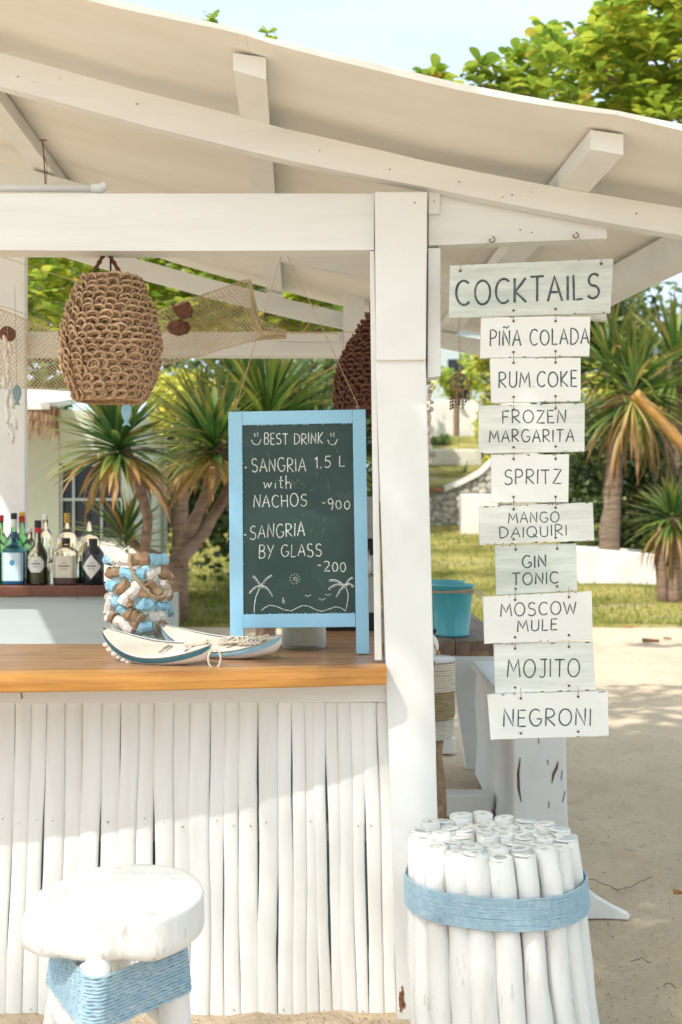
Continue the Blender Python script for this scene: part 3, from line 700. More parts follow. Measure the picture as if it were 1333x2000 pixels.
for (a, mid, b_) in [((462,803),(508,640),(552,497)),((700,799),(630,640),(561,497))]:
    mb = MB(); mb.tube([P(a[0],a[1],3.87), P(a[0],a[1]-8,3.87), P(mid[0],mid[1],3.78), P(b_[0],b_[1],3.68)], .0012, 5)
    p = P(mid[0]+(13 if a[0] < 500 else -14), mid[1]+(-70 if a[0] < 500 else -42), 3.75)
    for j in range(4): mb.tube([p+Vector((rnd(-.008,.008),0,rnd(-.008,.008))) for _ in range(3)], .0008, 4)
    obj('hanging_string', mb, W['rope'], cb)
    mb = MB(); p = P(a[0],a[1]-1,3.868); mb.tube([p+Vector((.005*math.sin(u),0,.004+.005*math.cos(u))) for u in [k*.7 for k in range(10)]], .001, 4); obj('screw_eye', mb, W['steel'], cb)

# glass candle jar behind the board
jr = thing('candle_jar', (P(594,1268,3.99).x, 3.99, ZC), 'round glass jar filled with pale sand behind the chalkboard foot', 'jar')
o0 = wo(jr); mb = MB(); mb.lathe([(.001,.002),(.068,.002),(.073,.008),(.073,.16),(.070,.16),(.070,.013),(.001,.013)], o0, 32); obj('glass', mb, thinglass('jar_glass',(.93,.97,.95)), jr, smooth=True)
mb = MB(); mb.lathe([(.001,.0145),(.068,.0145),(.068,.14),(.001,.142)], o0, 28); obj('sand_filling', mb, W['sandpale'], jr, smooth=True)

# ------------------------------------------------------------------ woven lamps
def woven_lamp(cx, cz_top, Y, Rm, H, loc_label, m, mrope, hang_z, prof, pd=0, name='woven_pendant'):
    c = Vector((cx, Y, cz_top))
    t = thing(name, c, loc_label, 'pendant lamp', 'woven pendant lamps under the beam')
    mb = MB(); rows = 18
    rr = Rm*.033
    for i in range(rows):
        u = (i+.5)/rows; z = cz_top-H*u; rad = Rm*interp(u, prof)
        n = max(12, int(2*math.pi*rad/(Rm*.225)))
        ph = (i%2)*.5
        # horizontal strand, wavy
        k = n*4
        for lay in range(2):
            mb.tube([(cx+(rad-.003+.004*math.sin(2*math.pi*j/4+lay*math.pi))*math.cos(2*math.pi*j/k), Y+(rad-.003+.004*math.sin(2*math.pi*j/4+lay*math.pi))*math.sin(2*math.pi*j/k),
                  z-H/rows*.42+lay*rr*.9+.0035*math.sin(2*math.pi*(j/4+ph)+lay*math.pi)+rnd(-.0012,.0012)) for j in range(k)], rr*.72, 4, closed=True)
        for j in range(n):   # interlocking loops
            a = 2*math.pi*(j+ph)/n+rnd(-.06,.06)
            er = Vector((math.cos(a), math.sin(a), 0)); et = Vector((-math.sin(a), math.cos(a), 0))
            w_ = 2*math.pi*rad/n*.66; h_ = H/rows*.70; tl = rnd(.3,.8)
            q = Vector((cx, Y, z+rnd(-.003,.003)))+er*(rad+rnd(-.003,.004)); ps = []; w_ *= rnd(.85,1.15); h_ *= rnd(.8,1.15)
            for s_ in range(9):
                b_ = 2*math.pi*s_/9
                ps.append(q+et*(w_*math.cos(b_)+tl*h_*.45*math.sin(b_))+Vector((0,0,h_*math.sin(b_)))+er*(.006+.009*math.sin(b_+.6)+rnd(-.0015,.0015)))
            mb.tube(ps, rr*rnd(.8,1.2), 5, closed=True)
            ps = [q+(p-q)*.62-er*.004+Vector((0,0,rnd(-.003,.003))) for p in ps]; mb.tube(ps, rr*rnd(.7,1.0), 4, closed=True)
            if random.random() < .4:
                mb.tube([q+er*.008, q+er*rnd(.014,.022)+et*rnd(-.02,.02)+Vector((0,0,rnd(-.02,.015)))], .0007, 3)
    for e, u in ((0, 0), (1, 1)):
        rad = Rm*interp(u, prof)
        for lay in range(3):
            mb.tube([(cx+rad*math.cos(j*.2617)+rnd(-.001,.001), Y+rad*math.sin(j*.2617), cz_top-H*u+(lay-1)*rr*1.1+rnd(-.001,.001)) for j in range(24)], rr*.9, 5, closed=True)
    obj('woven_shade', mb, m, t, smooth=True)
    r0 = Rm*prof[0][1]
    mb = MB()
    for s_ in (-1, 1):
        for tw in range(2):
            pts = []
            for i in range(12):
                u = i/11; p = Vector((cx-.012+s_*(r0*.75)*(1-u)+s_*.003, Y, lerp(cz_top-.005, hang_z, u)))
                pts.append(p+Vector((.0035*math.cos(i*1.4+tw*math.pi), .0035*math.sin(i*1.4+tw*math.pi), 0)))
            mb.tube(pts, .0042, 6)
    obj('rope_loop', mb, mrope, t, smooth=True)
    mb = MB(); zb = cz_top-H*.66
    mb.lathe([(.001,-.045),(.018,-.040),(.030,-.018),(.030,.0),(.020,.028),(.014,.045),(.001,.046)], (cx, Y, zb), 16); obj('bulb', mb, W['pvc'], t, smooth=True)
    mb = MB(); mb.tube([(cx,Y,zb+.044),(cx,Y,zb+.09)], .017, 12); mb.tube([(cx,Y,zb+.09),(cx,Y,hang_z)], .003, 6); obj('socket', mb, W['black'], t, smooth=True)
    return t
prof1 = [(0,.50),(.07,.62),(.15,.72),(.25,.84),(.38,.94),(.5,.99),(.62,1),(.75,.96),(.87,.86),(1,.70)]
l1 = P(217, 545, 3.68); woven_lamp(l1.x, l1.z-.0, 3.68, .135, (780-545)/F*3.68, 'beehive shaped light brown woven lamp hanging from the front beam', W['rattan'], W['rattan2'], P(0,491,3.68).z, prof1)
l2 = P(742, 618, 4.9); prof2 = [(0,.18),(.15,.42),(.35,.72),(.55,.92),(.75,1),(.9,1),(1,.98)]
woven_lamp(l2.x, l2.z, 4.9, .165, (800-618)/F*4.9, 'dark red-brown woven lamp half hidden behind the white post', W['rattan2'], W['rattan2'], CH+ht(.15), prof2)

# ------------------------------------------------------------------ toy boats
def toy_boat(A, B, wdt, dep, riseA, riseB, tip, label, mstripe):
    """A far left tip, B near right tip, both on the counter plane; rise = height of each tip"""
    A = Vector((A[0], A[1], ZC)); B = Vector((B[0], B[1], ZC)); d = B-A; L = d.length; c = (A+B)/2
    t = thing('toy_boat', c, label, 'toy boat', 'two toy boats on the bar counter')
    Mx = Matrix.Translation(c) @ Matrix.Rotation(math.atan2(d.y, d.x), 4, 'Z') @ Matrix.Rotation(tip, 4, 'X')
    secs = 26; prof = 13
    def hw(u): return wdt/2*max(0, 1-abs(2*u-1)**2.1)**.8+.0005
    def rim(u): v = 2*u-1; return dep+(riseA if v < 0 else riseB)*abs(v)**2.0
    def keel(u): v = 2*u-1; return (riseA if v < 0 else riseB)*.9*abs(v)**2.8+max(0, abs(v)-.9)*dep*5
    def pt(u, s, k=1, dz=0):      # s in -1..1 across, section is a rounded U
        a = s*math.pi/2; r_, k_ = rim(u), min(keel(u), rim(u)-.004)
        return Vector(((u-.5)*L, hw(u)*k*math.sin(a), k_+(r_-k_)*(1-math.cos(a)**.8)+dz))
    us = [.5-.5*math.cos(math.pi*i/secs) for i in range(secs+1)]; ss_ = [2*j/(prof-1)-1 for j in range(prof)]
    mb = MB(); mb.grid([[Mx@pt(u, v) for v in ss_] for u in us]); mb.grid([[Mx@(pt(u, v, .88)+Vector((0,0,.004*math.cos(v*math.pi/2)))) for v in reversed(ss_)] for u in us])
    nn = (secs+1)*prof
    for i in range(secs):
        mb.f.append((i*prof, (i+1)*prof, nn+(i+1)*prof+prof-1, nn+i*prof+prof-1)); mb.m.append(0)
        mb.f.append((i*prof+prof-1, nn+i*prof, nn+(i+1)*prof, (i+1)*prof+prof-1)); mb.m.append(0)
    obj('hull', mb, W['hullwhite'], t, smooth=True)
    for s_ in (-1, 1):
        mb = MB(); mb.grid([[Mx@(pt(u, s_*v)+Vector((0, s_*.0014, -.0012))) for v in ((.985,.93,.87,.81) if s_ > 0 else (.81,.87,.93,.985))] for u in us[1:-1]])
        obj('stripe', mb, mstripe, t, smooth=True)
    mb = MB()
    mb.grid([[Mx@Vector(((u-.5)*L, hw(u)*.84*v, rim(u)-.002+.003*noise.noise((u*22, v*3, L*50)))) for v in (-1,-.5,0,.5,1)] for u in us[3:-3]]); obj('sand_filling', mb, W['sandpale'], t, smooth=True)
    for i in range(4):
        u = rnd(.55,.85); mb = MB(); mb.ball((0,0,0), rnd(.004,.006), 8, (1.3,.8,.7)); mb.v = [tuple(Mx@(Vector(v)+Vector(((u-.5)*L, hw(u)*rnd(-.5,.5), rim(u))))) for v in mb.v]
        obj('seashell', mb, W['shell'], t, smooth=True)
    return t, Mx, pt
b1, M1, pt1 = toy_boat((-.705,3.70),(-.365,3.535), .140, .040, .062, .026, R(15), 'white toy boat with dark teal stripe in front of the driftwood vase', W['teal'])
mb = MB(); q = M1@pt1(.985, 0)
mb.tube([q+Vector((.012+.018*math.sin(a), -.014, -.012+.028*math.cos(a))) for a in [k*2*math.pi/16 for k in range(16)]], .0032, 6, closed=True); obj('rope_ring', mb, W['ropewhite'], b1, smooth=True)
mb = MB()
for j in range(3): mb.tube([M1@(pt1(.74+.03*i, 1)*1.0+Vector((0, -.05*max(0,1-i/8), .008+.004*math.cos(i*1.3+j*2)))) for i in range(8)], .0036, 6)
obj('cord_lashing', mb, W['ropewhite'], b1, smooth=True)
for i in range(8):
    mb = MB(); mb.ball(M1@(pt1(.07+.035*i, -.62+.1*(i%3))+Vector((0,-.004,0))), rnd(.007,.011), 8, (1.2,.6,.8)); obj('seashell', mb, W['shell'], b1, smooth=True)
b2, M2, pt2 = toy_boat((-.555,3.86),(-.170,3.66), .145, .040, .055, .038, R(13), 'white toy boat with pale blue stripe, behind the teal striped one', W['skyblue'])
mb = MB()
for j in range(6): mb.tube([M2@(pt2(.5+.05*i, 1)*1.0+Vector((0,-.06+.03*math.sin(i*1.3+j*1.2), .008+.006*math.cos(i*1.7+j*2)))) for i in range(9)], .0036, 6)
obj('coiled_cord', mb, W['ropewhite'], b2, smooth=True)

# ------------------------------------------------------------------ driftwood vase
vc = Vector((P(276,1240,3.97).x, 3.95, ZC)); vs_ = thing('driftwood_vase', vc, 'glass cylinder wrapped in blue, white and bare driftwood pieces on the counter', 'vase')
mb = MB(); mb.lathe([(.001,.003),(.088,.003),(.090,.01),(.090,.235),(.087,.235),(.087,.012),(.001,.012)], vc, 32); obj('glass_cylinder', mb, thinglass('vase_glass',(.9,.95,.94)), vs_, smooth=True)
def drift(p0, p1, r, m):
    mb = MB(); p0 = Vector(p0); p1 = Vector(p1); d = p1-p0; ps = []; rs = []
    for i in range(7):
        u = i/6; ps.append(p0+d*u+Vector((rnd(-1,1),rnd(-1,1),rnd(-1,1)))*r*.22); rs.append(r*rnd(.84,1.12))
    mb.tube(ps, rs, 8, flat=rnd(.75,1.05), rot=rnd(0,1)); return obj('driftwood_piece', mb, m, vs_, bevel=.0012, seg=1)
def cyl(px, py, dr=0):      # pixel to a point on the vase's front surface
    x = (px-276)/F*3.87; r = .098+dr; x = max(-r*.98, min(r*.98, x)); y = -math.sqrt(max(0, r*r-x*x)); Yd = vc.y+y
    return Vector((vc.x+x, Yd, CH-(py-1000)/F*Yd))
hw, bl, dw = W['driftwhite'], W['skyblue'], W['drift']
for (a, b_, r, m) in [((226,1092),(268,1092),.017,hw),((268,1093),(304,1092),.018,dw),((304,1092),(330,1092),.016,bl),((217,1094),(230,1094),.015,bl),
    ((218,1118),(246,1116),.014,dw),((250,1120),(296,1122),.015,bl),((298,1128),(322,1112),.014,hw),((322,1116),(334,1126),.014,dw),((220,1146),(240,1146),.016,bl),((240,1158),(262,1138),.014,dw),
    ((252,1178),(286,1140),.018,hw),((286,1150),(300,1166),.015,dw),((300,1135),(326,1168),.014,dw),((328,1134),(334,1160),.014,hw),((226,1164),(222,1200),.015,hw),((236,1172),(256,1196),.013,bl),
    ((288,1180),(310,1180),.019,bl),((318,1184),(334,1184),.012,bl),((260,1196),(290,1210),.016,dw),((310,1206),(328,1202),.016,hw),((222,1208),(238,1204),.014,dw),((236,1208),(270,1232),.015,hw),
    ((284,1226),(308,1222),.014,bl),((262,1160),(266,1184),.012,dw),((272,1212),(280,1230),.011,dw),((322,1215),(330,1228),.013,dw)]:
    drift(cyl(*a, rnd(0,.006)), cyl(*b_, rnd(0,.006)), r*1.22, m)
for k in range(7):      # back of the vase
    a = R(20+k*24); 
    for z in (.05,.11,.17,.235): drift(vc+Vector((.1*math.cos(a),.1*math.sin(a),z)), vc+Vector((.1*math.cos(a+.4),.1*math.sin(a+.4),z+rnd(-.02,.02))), .014, random.choice((hw,bl,dw)))
mb = MB()
for tw in range(3):
    ps = []
    for i, (x, y) in enumerate([(270,1082),(268,1096),(272,1112),(278,1126),(288,1138),(298,1150),(308,1162),(320,1168),(332,1164),(338,1150),(336,1136)]):
        ps.append(cyl(x, y, .021)+Vector((.003*math.cos(i*1.9+tw*2.1), -.003, .003*math.sin(i*1.9+tw*2.1))))
    mb.tube(ps, .0035, 6)
obj('rope', mb, W['rope'], vs_, smooth=True)

# ------------------------------------------------------------------ back cabinet and bottles
cab = thing('back_cabinet', (-1.5, 6.0, 0), 'grey painted back bar cabinet with dark red-brown top holding the bottles', 'cabinet')
ZS = 1.13
mb = MB(); mb.box((-2.4,5.84,ZS-.052),(-.88,6.2,ZS)); obj('shelf_top', mb, W['darkwood'], cab, bevel=.004)
mb = MB(); mb.box((-2.4,5.88,0),(-.82,5.9,ZS-.053)); mb.box((-.835,5.9,0),(-.82,6.2,ZS-.053)); obj('panel', mb, W['greywall'], cab, bevel=.003)
mb = MB(); mb.box((-2.4,5.872,ZS-.075),(-1.26,5.879,ZS-.055)); obj('trim_strip', mb, W['greywall'], cab, bevel=.002)
G_ = dict(clear=glassmat('clear_glass',(.95,.97,.94)), blue=glassmat('blue_glass',(.30,.66,.85)), green=glassmat('green_glass',(.25,.62,.30)), dark=mat('black_glass',(.012,.014,.018),rough=.08,bump=0,spec=.6))
liq = dict(amber=mat('amber_liquid',(.16,.055,.012),rough=.2,bump=0), olive=mat('olive_liquid',(.10,.085,.012),rough=.2,bump=0), red=mat('red_brown_liquid',(.14,.03,.015),rough=.2,bump=0), clear=glassmat('spirit',(.93,.95,.93),ior=1.33),
           blue=mat('blue_spirit',(.03,.22,.40),rough=.15,bump=0), green=mat('green_spirit',(.03,.15,.04),rough=.15,bump=0))
capm = dict(black=W['black'], red=mat('red_cap',(.50,.03,.03),rough=.4,bump=0), gold=mat('gold_cap',(.42,.26,.06),rough=.35,metal=.6,bump=0), blue=mat('navy_cap',(.03,.07,.16),rough=.4,bump=0), yellow=mat('yellow_cap',(.7,.42,.03),rough=.4,bump=0), white=W['pvc'])
labm = dict(cream=mat('cream_label',(.66,.62,.50),(.58,.54,.44),rough=.7,ns=40,bump=0), white=mat('white_label',(.70,.70,.66),rough=.7,bump=0), ltblue=mat('pale_blue_label',(.50,.64,.70),rough=.6,bump=0), print=mat('label_print',(.10,.12,.14),rough=.7,bump=0), blueprint=mat('blue_emblem',(.05,.22,.45),rough=.6,bump=0))
def bottle(pxc, Y, r, hb_, sh, nr, H, glass, lq, lvl, cap, caph, lab, label, sq=0, collar=None, labshape='rect', labz=None):
    x = (pxc-667)/F*Y; c = Vector((x, Y, ZS)); t = thing('bottle', c, label, 'bottle', 'bottles on the back bar')
    mb = MB(); mb.lathe([(.001,.001),(r*.93,.001),(r,.007),(r,hb_),(r*.93,hb_+sh*.25),(nr*1.7,hb_+sh*.75),(nr,hb_+sh),(nr,H-caph*.4),(.001,H-caph*.4)], c, 24, sq=sq, sy=.8 if sq else 1)
    obj('glass_body', mb, G_[glass], t, smooth=True)
    if lq:
        mb = MB(); k = .92; mb.lathe([(.001,.006),(r*k,.006),(r*k,hb_*lvl),(.001,hb_*lvl)], c, 20, sq=sq, sy=.8 if sq else 1); obj('liquid', mb, liq[lq], t, smooth=False)
    mb = MB(); mb.lathe([(nr*1.12,H-caph),(nr*1.12,H-.002),(nr*1.0,H)], c, 16); obj('cap', mb, capm[cap], t, smooth=False)
    if collar: mb = MB(); mb.lathe([(nr*1.15,H-caph-collar[1]),(nr*1.15,H-caph-.001)], c, 16); obj('collar', mb, capm[collar[0]], t)
    if lab:
        z0, z1 = labz or (.03, hb_*.85); ha = 1.0; zc = (z0+z1)/2
        def lp(a, z, e=.0012):
            ca, sa = math.sin(a), -math.cos(a); q = 1 if not sq else (abs(ca)**sq+abs(sa)**sq)**(-1/sq)
            return c+Vector(((r+e)*ca*q, (r+e)*sa*q*(.8 if sq else 1), z))
        mb = MB(); rows = []
        for i in range(11):
            v = i/10; z = lerp(z0, z1, v); k = 1
            if labshape == 'diamond': k = max(.02, 1-abs(2*v-1))*1.1
            elif labshape == 'hex': k = 1-.45*max(0, abs(2*v-1)-.4)/.6
            rows.append([lp(a*k*ha*.85, z) for a in (-1,-.6,-.2,.2,.6,1)])
        mb.grid(rows); obj('label_paper', mb, labm[lab], t)
        mb = MB()
        if lab == 'ltblue':
            mb.add([lp(.22*math.cos(a), zc+.02+.014*math.sin(a), .0022) for a in [j*math.pi/5 for j in range(10)]], [tuple(range(10))]); obj('emblem', mb, labm['blueprint'], t)
        else:
            for dz, hw_, th in ((.004,.42,.006),(-.010,.28,.0025),(.018,.2,.0025)):
                mb.grid([[lp(a*hw_, zc+dz+e_*th/2, .0022) for a in (-1,-.33,.33,1)] for e_ in (-1, 1)])
            obj('label_print', mb, labm['print'], t)
    return t
bottle(-4, 5.93, .045, .17, .05, .014, .27, 'green','green',.9,'red',.03,None,'green bottle cut off by the left edge of the photo')
bottle(29, 5.92, .053, .165, .035, .014, .255, 'blue','blue',.96,'blue',.03,'ltblue','clear blue gin bottle with pale blue label on the back bar', sq=5, labz=(.02,.155))
bottle(75, 5.94, .048, .135, .07, .015, .31, 'clear','olive',.62,'black',.035,'white','bottle with white six-sided label, red collar and black cap', collar=('red',.025), labshape='hex', labz=(.06,.135))
bottle(130, 5.93, .056, .155, .03, .018, .225, 'clear','red',.22,'black',.022,'cream','square shouldered bottle with tall cream label and a little red-brown liquid', sq=6, labz=(.035,.14))
bottle(183, 5.93, .052, .145, .045, .019, .222, 'dark',None,0,'black',.035,'white','squat black apothecary bottle with white diamond label', labshape='diamond', labz=(.03,.145))
bottle(132, 6.07, .050, .22, .05, .014, .345, 'clear','olive',.35,'gold',.05,None,'tall clear bottle with gold cap behind the cream labelled bottle', collar=None)
bottle(175, 6.07, .054, .20, .06, .015, .345, 'clear','green',.55,'black',.035,None,'tall clear and green bottle with black cap behind the black bottle')
bottle(90, 6.1, .038, .22, .05, .012, .34, 'clear','clear',.8,'white',.03,None,'slim clear bottle with white cap behind the six-sided label bottle')
bottle(28, 6.08, .046, .19, .06, .014, .345, 'green','green',.8,'black',.03,None,'green bottle with black cap and silver neck behind the blue bottle', collar=('white',.04))
bottle(44, 6.12, .042, .19, .06, .014, .35, 'green','green',.85,'yellow',.02,None,'green bottle with yellow and red top behind the blue bottle', collar=('red',.03))
bottle(2, 6.12, .045, .19, .06, .014, .335, 'green','green',.8,'red',.03,None,'green bottle with red cap in the back row at the left edge')
bottle(59, 6.1, .040, .17, .05, .013, .27, 'clear','olive',.7,'white',.02,None,'small clear bottle in the gap between the blue and six-sided label bottles')
bottle(101, 5.99, .020, .09, .02, .009, .13, 'clear','clear',.7,'white',.015,None,'tiny clear bottle standing between the two front whisky bottles')

# coffee machine on the return counter
cm = thing('coffee_machine', (.03, 4.75, ZC), 'steel coffee machine half hidden between chalkboard and white post', 'coffee machine')
mb = MB(); mb.box((-.12,4.6,ZC+.06),(.13,4.95,ZC+.20)); mb.box((-.12,4.72,ZC+.20),(.13,4.95,ZC+.34)); mb.box((-.12,4.6,ZC+.34),(.13,4.95,ZC+.50)); obj('housing', mb, W['steel'], cm, bevel=.006)
mb = MB()
for i in range(14): mb.box((-.12,4.592,ZC+.35+i*.0105),(.13,4.599,ZC+.355+i*.0105))
obj('grille', mb, W['steel'], cm)
mb = MB(); mb.box((-.13,4.57,ZC+.001),(.14,4.96,ZC+.058)); obj('drip_tray', mb, W['black'], cm, bevel=.004); mb = MB(); mb.box((.08,4.62,ZC+.28),(.13,4.66,ZC+.339)); obj('brew_head', mb, W['black'], cm, bevel=.004)
mb = MB(); mb.tube([(.10,4.6,ZC+.30),(.105,4.585,ZC+.24),(.09,4.58,ZC+.17)], .006, 8); obj('steam_wand', mb, W['steel'], cm, smooth=True)

# ------------------------------------------------------------------ fishing net and hanging ornaments
net = thing('fishing_net', P(240,640,5.4), 'tan fishing net draped along the back of the bar behind the woven lamp', 'net')
tpn = [(-160,560),(0,602),(50,625),(110,648),(200,652),(270,628),(330,600),(400,575),(450,556),(490,545),(500,600),(512,640),(640,656)]
btn = [(-160,748),(0,756),(60,760),(130,762),(240,742),(320,714),(400,692),(480,669),(520,662),(560,660),(640,662)]
NU, NV = 92, 15
def npnt(u, v):
    px = lerp(-160, 560, u); a = interp(px, tpn); b_ = interp(px, btn)
    vv = v**.85; py = lerp(a, max(b_, a+2), vv); Y = 5.3+.05*math.sin(u*23+v*3)+.10*v+.03*noise.noise((u*14, v*5, 0))
    return P(px+4*noise.noise((u*20, v*6, 3)), py+3*noise.noise((u*16, v*8, 9)), Y)
mb = MB()
for k in range(-NV, NU+1):
    for d in (1, -1):
        ps = []
        for j in range(NV+1):
            i = k+j if d > 0 else k+NV-j
            if 0 <= i <= NU: ps.append(npnt(i/NU, j/NV))
        if len(ps) > 1: mb.tube(ps, .0021, 3, cap=False)
obj('mesh', mb, W['net'], net)
mb = MB(); mb.tube([npnt(i/NU, 0) for i in range(NU+1)], .0026, 5); mb.tube([npnt(i/NU, 1) for i in range(NU+1)], .0028, 5)
for j in range(5): mb.tube([P(490,545,5.3), P(483+j*3,565+j*3,5.3), P(478+j*7,600+j*6,5.32), P(497+j*16,645+j,5.35), P(600+j*30,652-j,5.5)], .0016, 4)
mb.tube([P(488,547,5.3), P(440,580,5.3), P(300,590,5.25), P(180,560,5.2), P(0,500,5.0)], .0014, 4)
obj('edge_cord', mb, W['net'], net)
def fish(name, pxc, pyc, L, Y, m, label, vertical=True, string_from=None, rot=0):
    c = P(pxc, pyc, Y); t = thing(name, c, label, 'ornament', 'wooden fish ornaments')
    Lm = L/F*Y; out = [(0,.5),(.10,.42),(.19,.25),(.20,.05),(.13,-.18),(.06,-.30),(.17,-.5),(0,-.43)]
    pts = [(x*Lm, z*Lm) for x, z in out]+[(-x*Lm, z*Lm) for x, z in reversed(out[1:-1])]
    cr, sr = math.cos(rot), math.sin(rot)
    fr = [c+Vector((x*cr-z*sr, -.007, x*sr+z*cr)) for x, z in pts]; n = len(fr)
    mb = MB(); mb.add(fr+[p+Vector((0,.014,0)) for p in fr], [tuple(range(n)), tuple(reversed(range(n, 2*n)))]+[(i, n+i, n+(i+1)%n, (i+1)%n) for i in range(n)])
    obj('body', mb, m, t, bevel=.002)
    if string_from: mb = MB(); mb.tube([P(*string_from, Y), c+Vector((0,0,Lm*.48))], .0011, 4); obj('string', mb, W['rope'], t)
    return t
fish('wooden_fish', 248, 808, 50, 4.3, W['skyblue'], 'small pale blue wooden fish hanging below the light brown woven lamp', string_from=(246,640))
fish('wooden_fish', 34, 772, 42, 5.1, W['tealdoor'], 'small dark teal fish tail ornament hanging below the net at the left', string_from=(30,560))
bd = thing('wooden_bird', P(362,612,5.2), 'red-brown wooden bird shape hanging above the net beside the woven lamp', 'ornament')
mb = MB(); out = [(334,590),(346,597),(356,590),(368,588),(372,592),(378,606),(375,618),(362,622),(352,624),(344,612),(338,604)]
fr = [P(x,y,5.2) for x, y in out]; n = len(fr); mb.add(fr+[p+Vector((0,.015,0)) for p in fr], [tuple(range(n)), tuple(reversed(range(n,2*n)))]+[(i,n+i,n+(i+1)%n,(i+1)%n) for i in range(n)]); obj('body', mb, W['rattan2'], bd)
mb = MB(); mb.ball(P(350,640,5.24), .045, 8, (1.2,.5,.8)); obj('bark_tuft', mb, W['rattan2'], bd)
mb = MB(); mb.tube([P(300,606,5.2),P(350,596,5.2),P(410,570,5.2)], .0012, 4); obj('string', mb, W['rope'], bd)
fl = thing('driftwood_mobile', P(16,650,5.0), 'mobile of white driftwood sticks with a red-brown disc at the left edge', 'ornament')
mb = MB(); mb.tube([P(0,652,5.0)+Vector((.03,0,0)), P(0,652,5.0)+Vector((.03,.02,0))], .032, 14); obj('disc', mb, W['rattan2'], fl)
mb = MB(); mb.tube([P(-60,585,5.0), P(10,600,5.0), P(75,622,5.0), P(120,640,5.0)], .0013, 4); mb.tube([P(15,638,5.0), P(17,700,5.0), P(18,850,5.0)], .0012, 4); obj('string', mb, W['rope'], fl)
for i in range(15):
    mb = MB(); x = 17+rnd(-8,9); y = 665+i*13.5; a = rnd(-.6,.6) if i < 6 else rnd(-.4,.4)
    if i > 10: x += rnd(-8,8)
    mb.tube([P(x-6*math.sin(a), y-12*math.cos(a), 5.0+rnd(-.02,.02)), P(x+rnd(-1,1), y, 5.0), P(x+6*math.sin(a), y+13*math.cos(a), 5.0+rnd(-.02,.02))], [.006,.010,.006], 7); obj('driftwood_stick', mb, W['hullwhite'] if i > 5 else W['shell'], fl, smooth=True)
# dreamcatcher and shell garland right of the post
dc = thing('dreamcatcher', P(898,747,5.0), 'brown dreamcatcher wind chime hanging between the post and the drink signs', 'ornament')
c = P(898,747,5.0); mb = MB(); mb.tube([c+Vector((.034*math.cos(a),0,.034*math.sin(a))) for a in [k*math.pi/10 for k in range(20)]], .0055, 6, closed=True); obj('hoop', mb, W['rattan'], dc, smooth=True)
mb = MB(); mb.tube([P(898,622,5.0), P(899,728,5.0)], .0011, 4); mb.tube([P(899,716,5.0),P(898,724,5.0)], .006, 6)
for k in range(8):
    a = k*math.pi/4; b_ = a+2.2; mb.tube([c+Vector((.033*math.cos(a),0,.033*math.sin(a))), c+Vector((.012*math.cos(a+1.1),0,.012*math.sin(a+1.1))), c+Vector((.033*math.cos(b_),0,.033*math.sin(b_)))], .0009, 4)
mb.tube([P(898,765,5.0),P(897,880,5.0)], .0009, 4)
obj('cord', mb, W['rope'], dc)
for i, (x, ln) in enumerate([(882,50),(886,36),(891,26),(898,30),(905,38),(911,24),(916,34)]):
    mb = MB(); y0 = 762 if 884 < x < 912 else 752
    mb.tube([P(x,y0,5.0), P(x-(2 if i < 3 else -1),y0+ln,5.0)], .0012, 4)
    for j in range(int(ln/6)): mb.ball(P(x-(1 if i < 3 else 0),y0+4+j*6,5.0), .0052, 6)
    obj('bead_string', mb, W['rattan2'] if i%2 else W['drift'], dc)
sg = thing('shell_garland', P(842,740,4.6), 'string of grey and white shells hanging close to the right side of the post', 'ornament')
mb = MB(); mb.tube([P(842,690,4.6), P(841,900,4.6)], .001, 4); obj('string', mb, W['rope'], sg)
for i in range(24):
    mb = MB(); mb.ball(P(841+rnd(-6,6), 745+i*6.8, 4.6+rnd(-.01,.01)), rnd(.008,.013), 7, (1,.6,rnd(.7,1.2))); obj('shell', mb, W['shell'] if i%3 else W['stone'], sg, smooth=True)

# ------------------------------------------------------------------ high table, buckets, bench, rope drum
ZT = .892
tb = thing('high_table', (.45, 6.5, 0), 'high plank table with weathered brown top on white slab legs behind the signs', 'table')
for i, (xa, xb) in enumerate([(.10,.31),(.313,.52),(.523,.76)]):
    mb = MB(); mb.box((xa,5.6,ZT-.07),(xb,7.5,ZT)); obj('plank', mb, W['tabletop'], tb, bevel=.004)
for (a, b_, y0, y1) in [(.60,.82,7.05,7.15)]:
    mb = MB(); mb.hexa([Vector(p) for p in [(a,y0,ZT-.071),(b_+.1,y0,ZT-.071),(b_+.12,y0,.0),(a+.12,y0,.0),(a,y1,ZT-.071),(b_+.1,y1,ZT-.071),(b_+.12,y1,0),(a+.12,y1,0)]]); obj('slab_leg', mb, W['paint'], tb, bevel=.006)
mb = MB(); mb.box((.50,5.95,0.0),(.73,6.08,.11)); obj('foot', mb, W['paint'], tb, bevel=.01)
mb = MB(); mb.box((.16,5.98,.11),(.30,6.08,ZT-.071)); obj('slab_leg', mb, W['paint'], tb, bevel=.006)
mb = MB(); mb.box((.50,7.5,0),(.70,7.62,.10)); obj('foot', mb, W['paint'], tb, bevel=.01)
mb = MB(); mb.hexa([P(945,1197,8.0),P(990,1192,8.0),P(990,1240,8.0),P(968,1216,8.0)]+[P(945,1197,8.2),P(990,1192,8.2),P(990,1240,8.2),P(968,1216,8.2)]); obj('brace_board', mb, W['paint'], tb, bevel=.004)
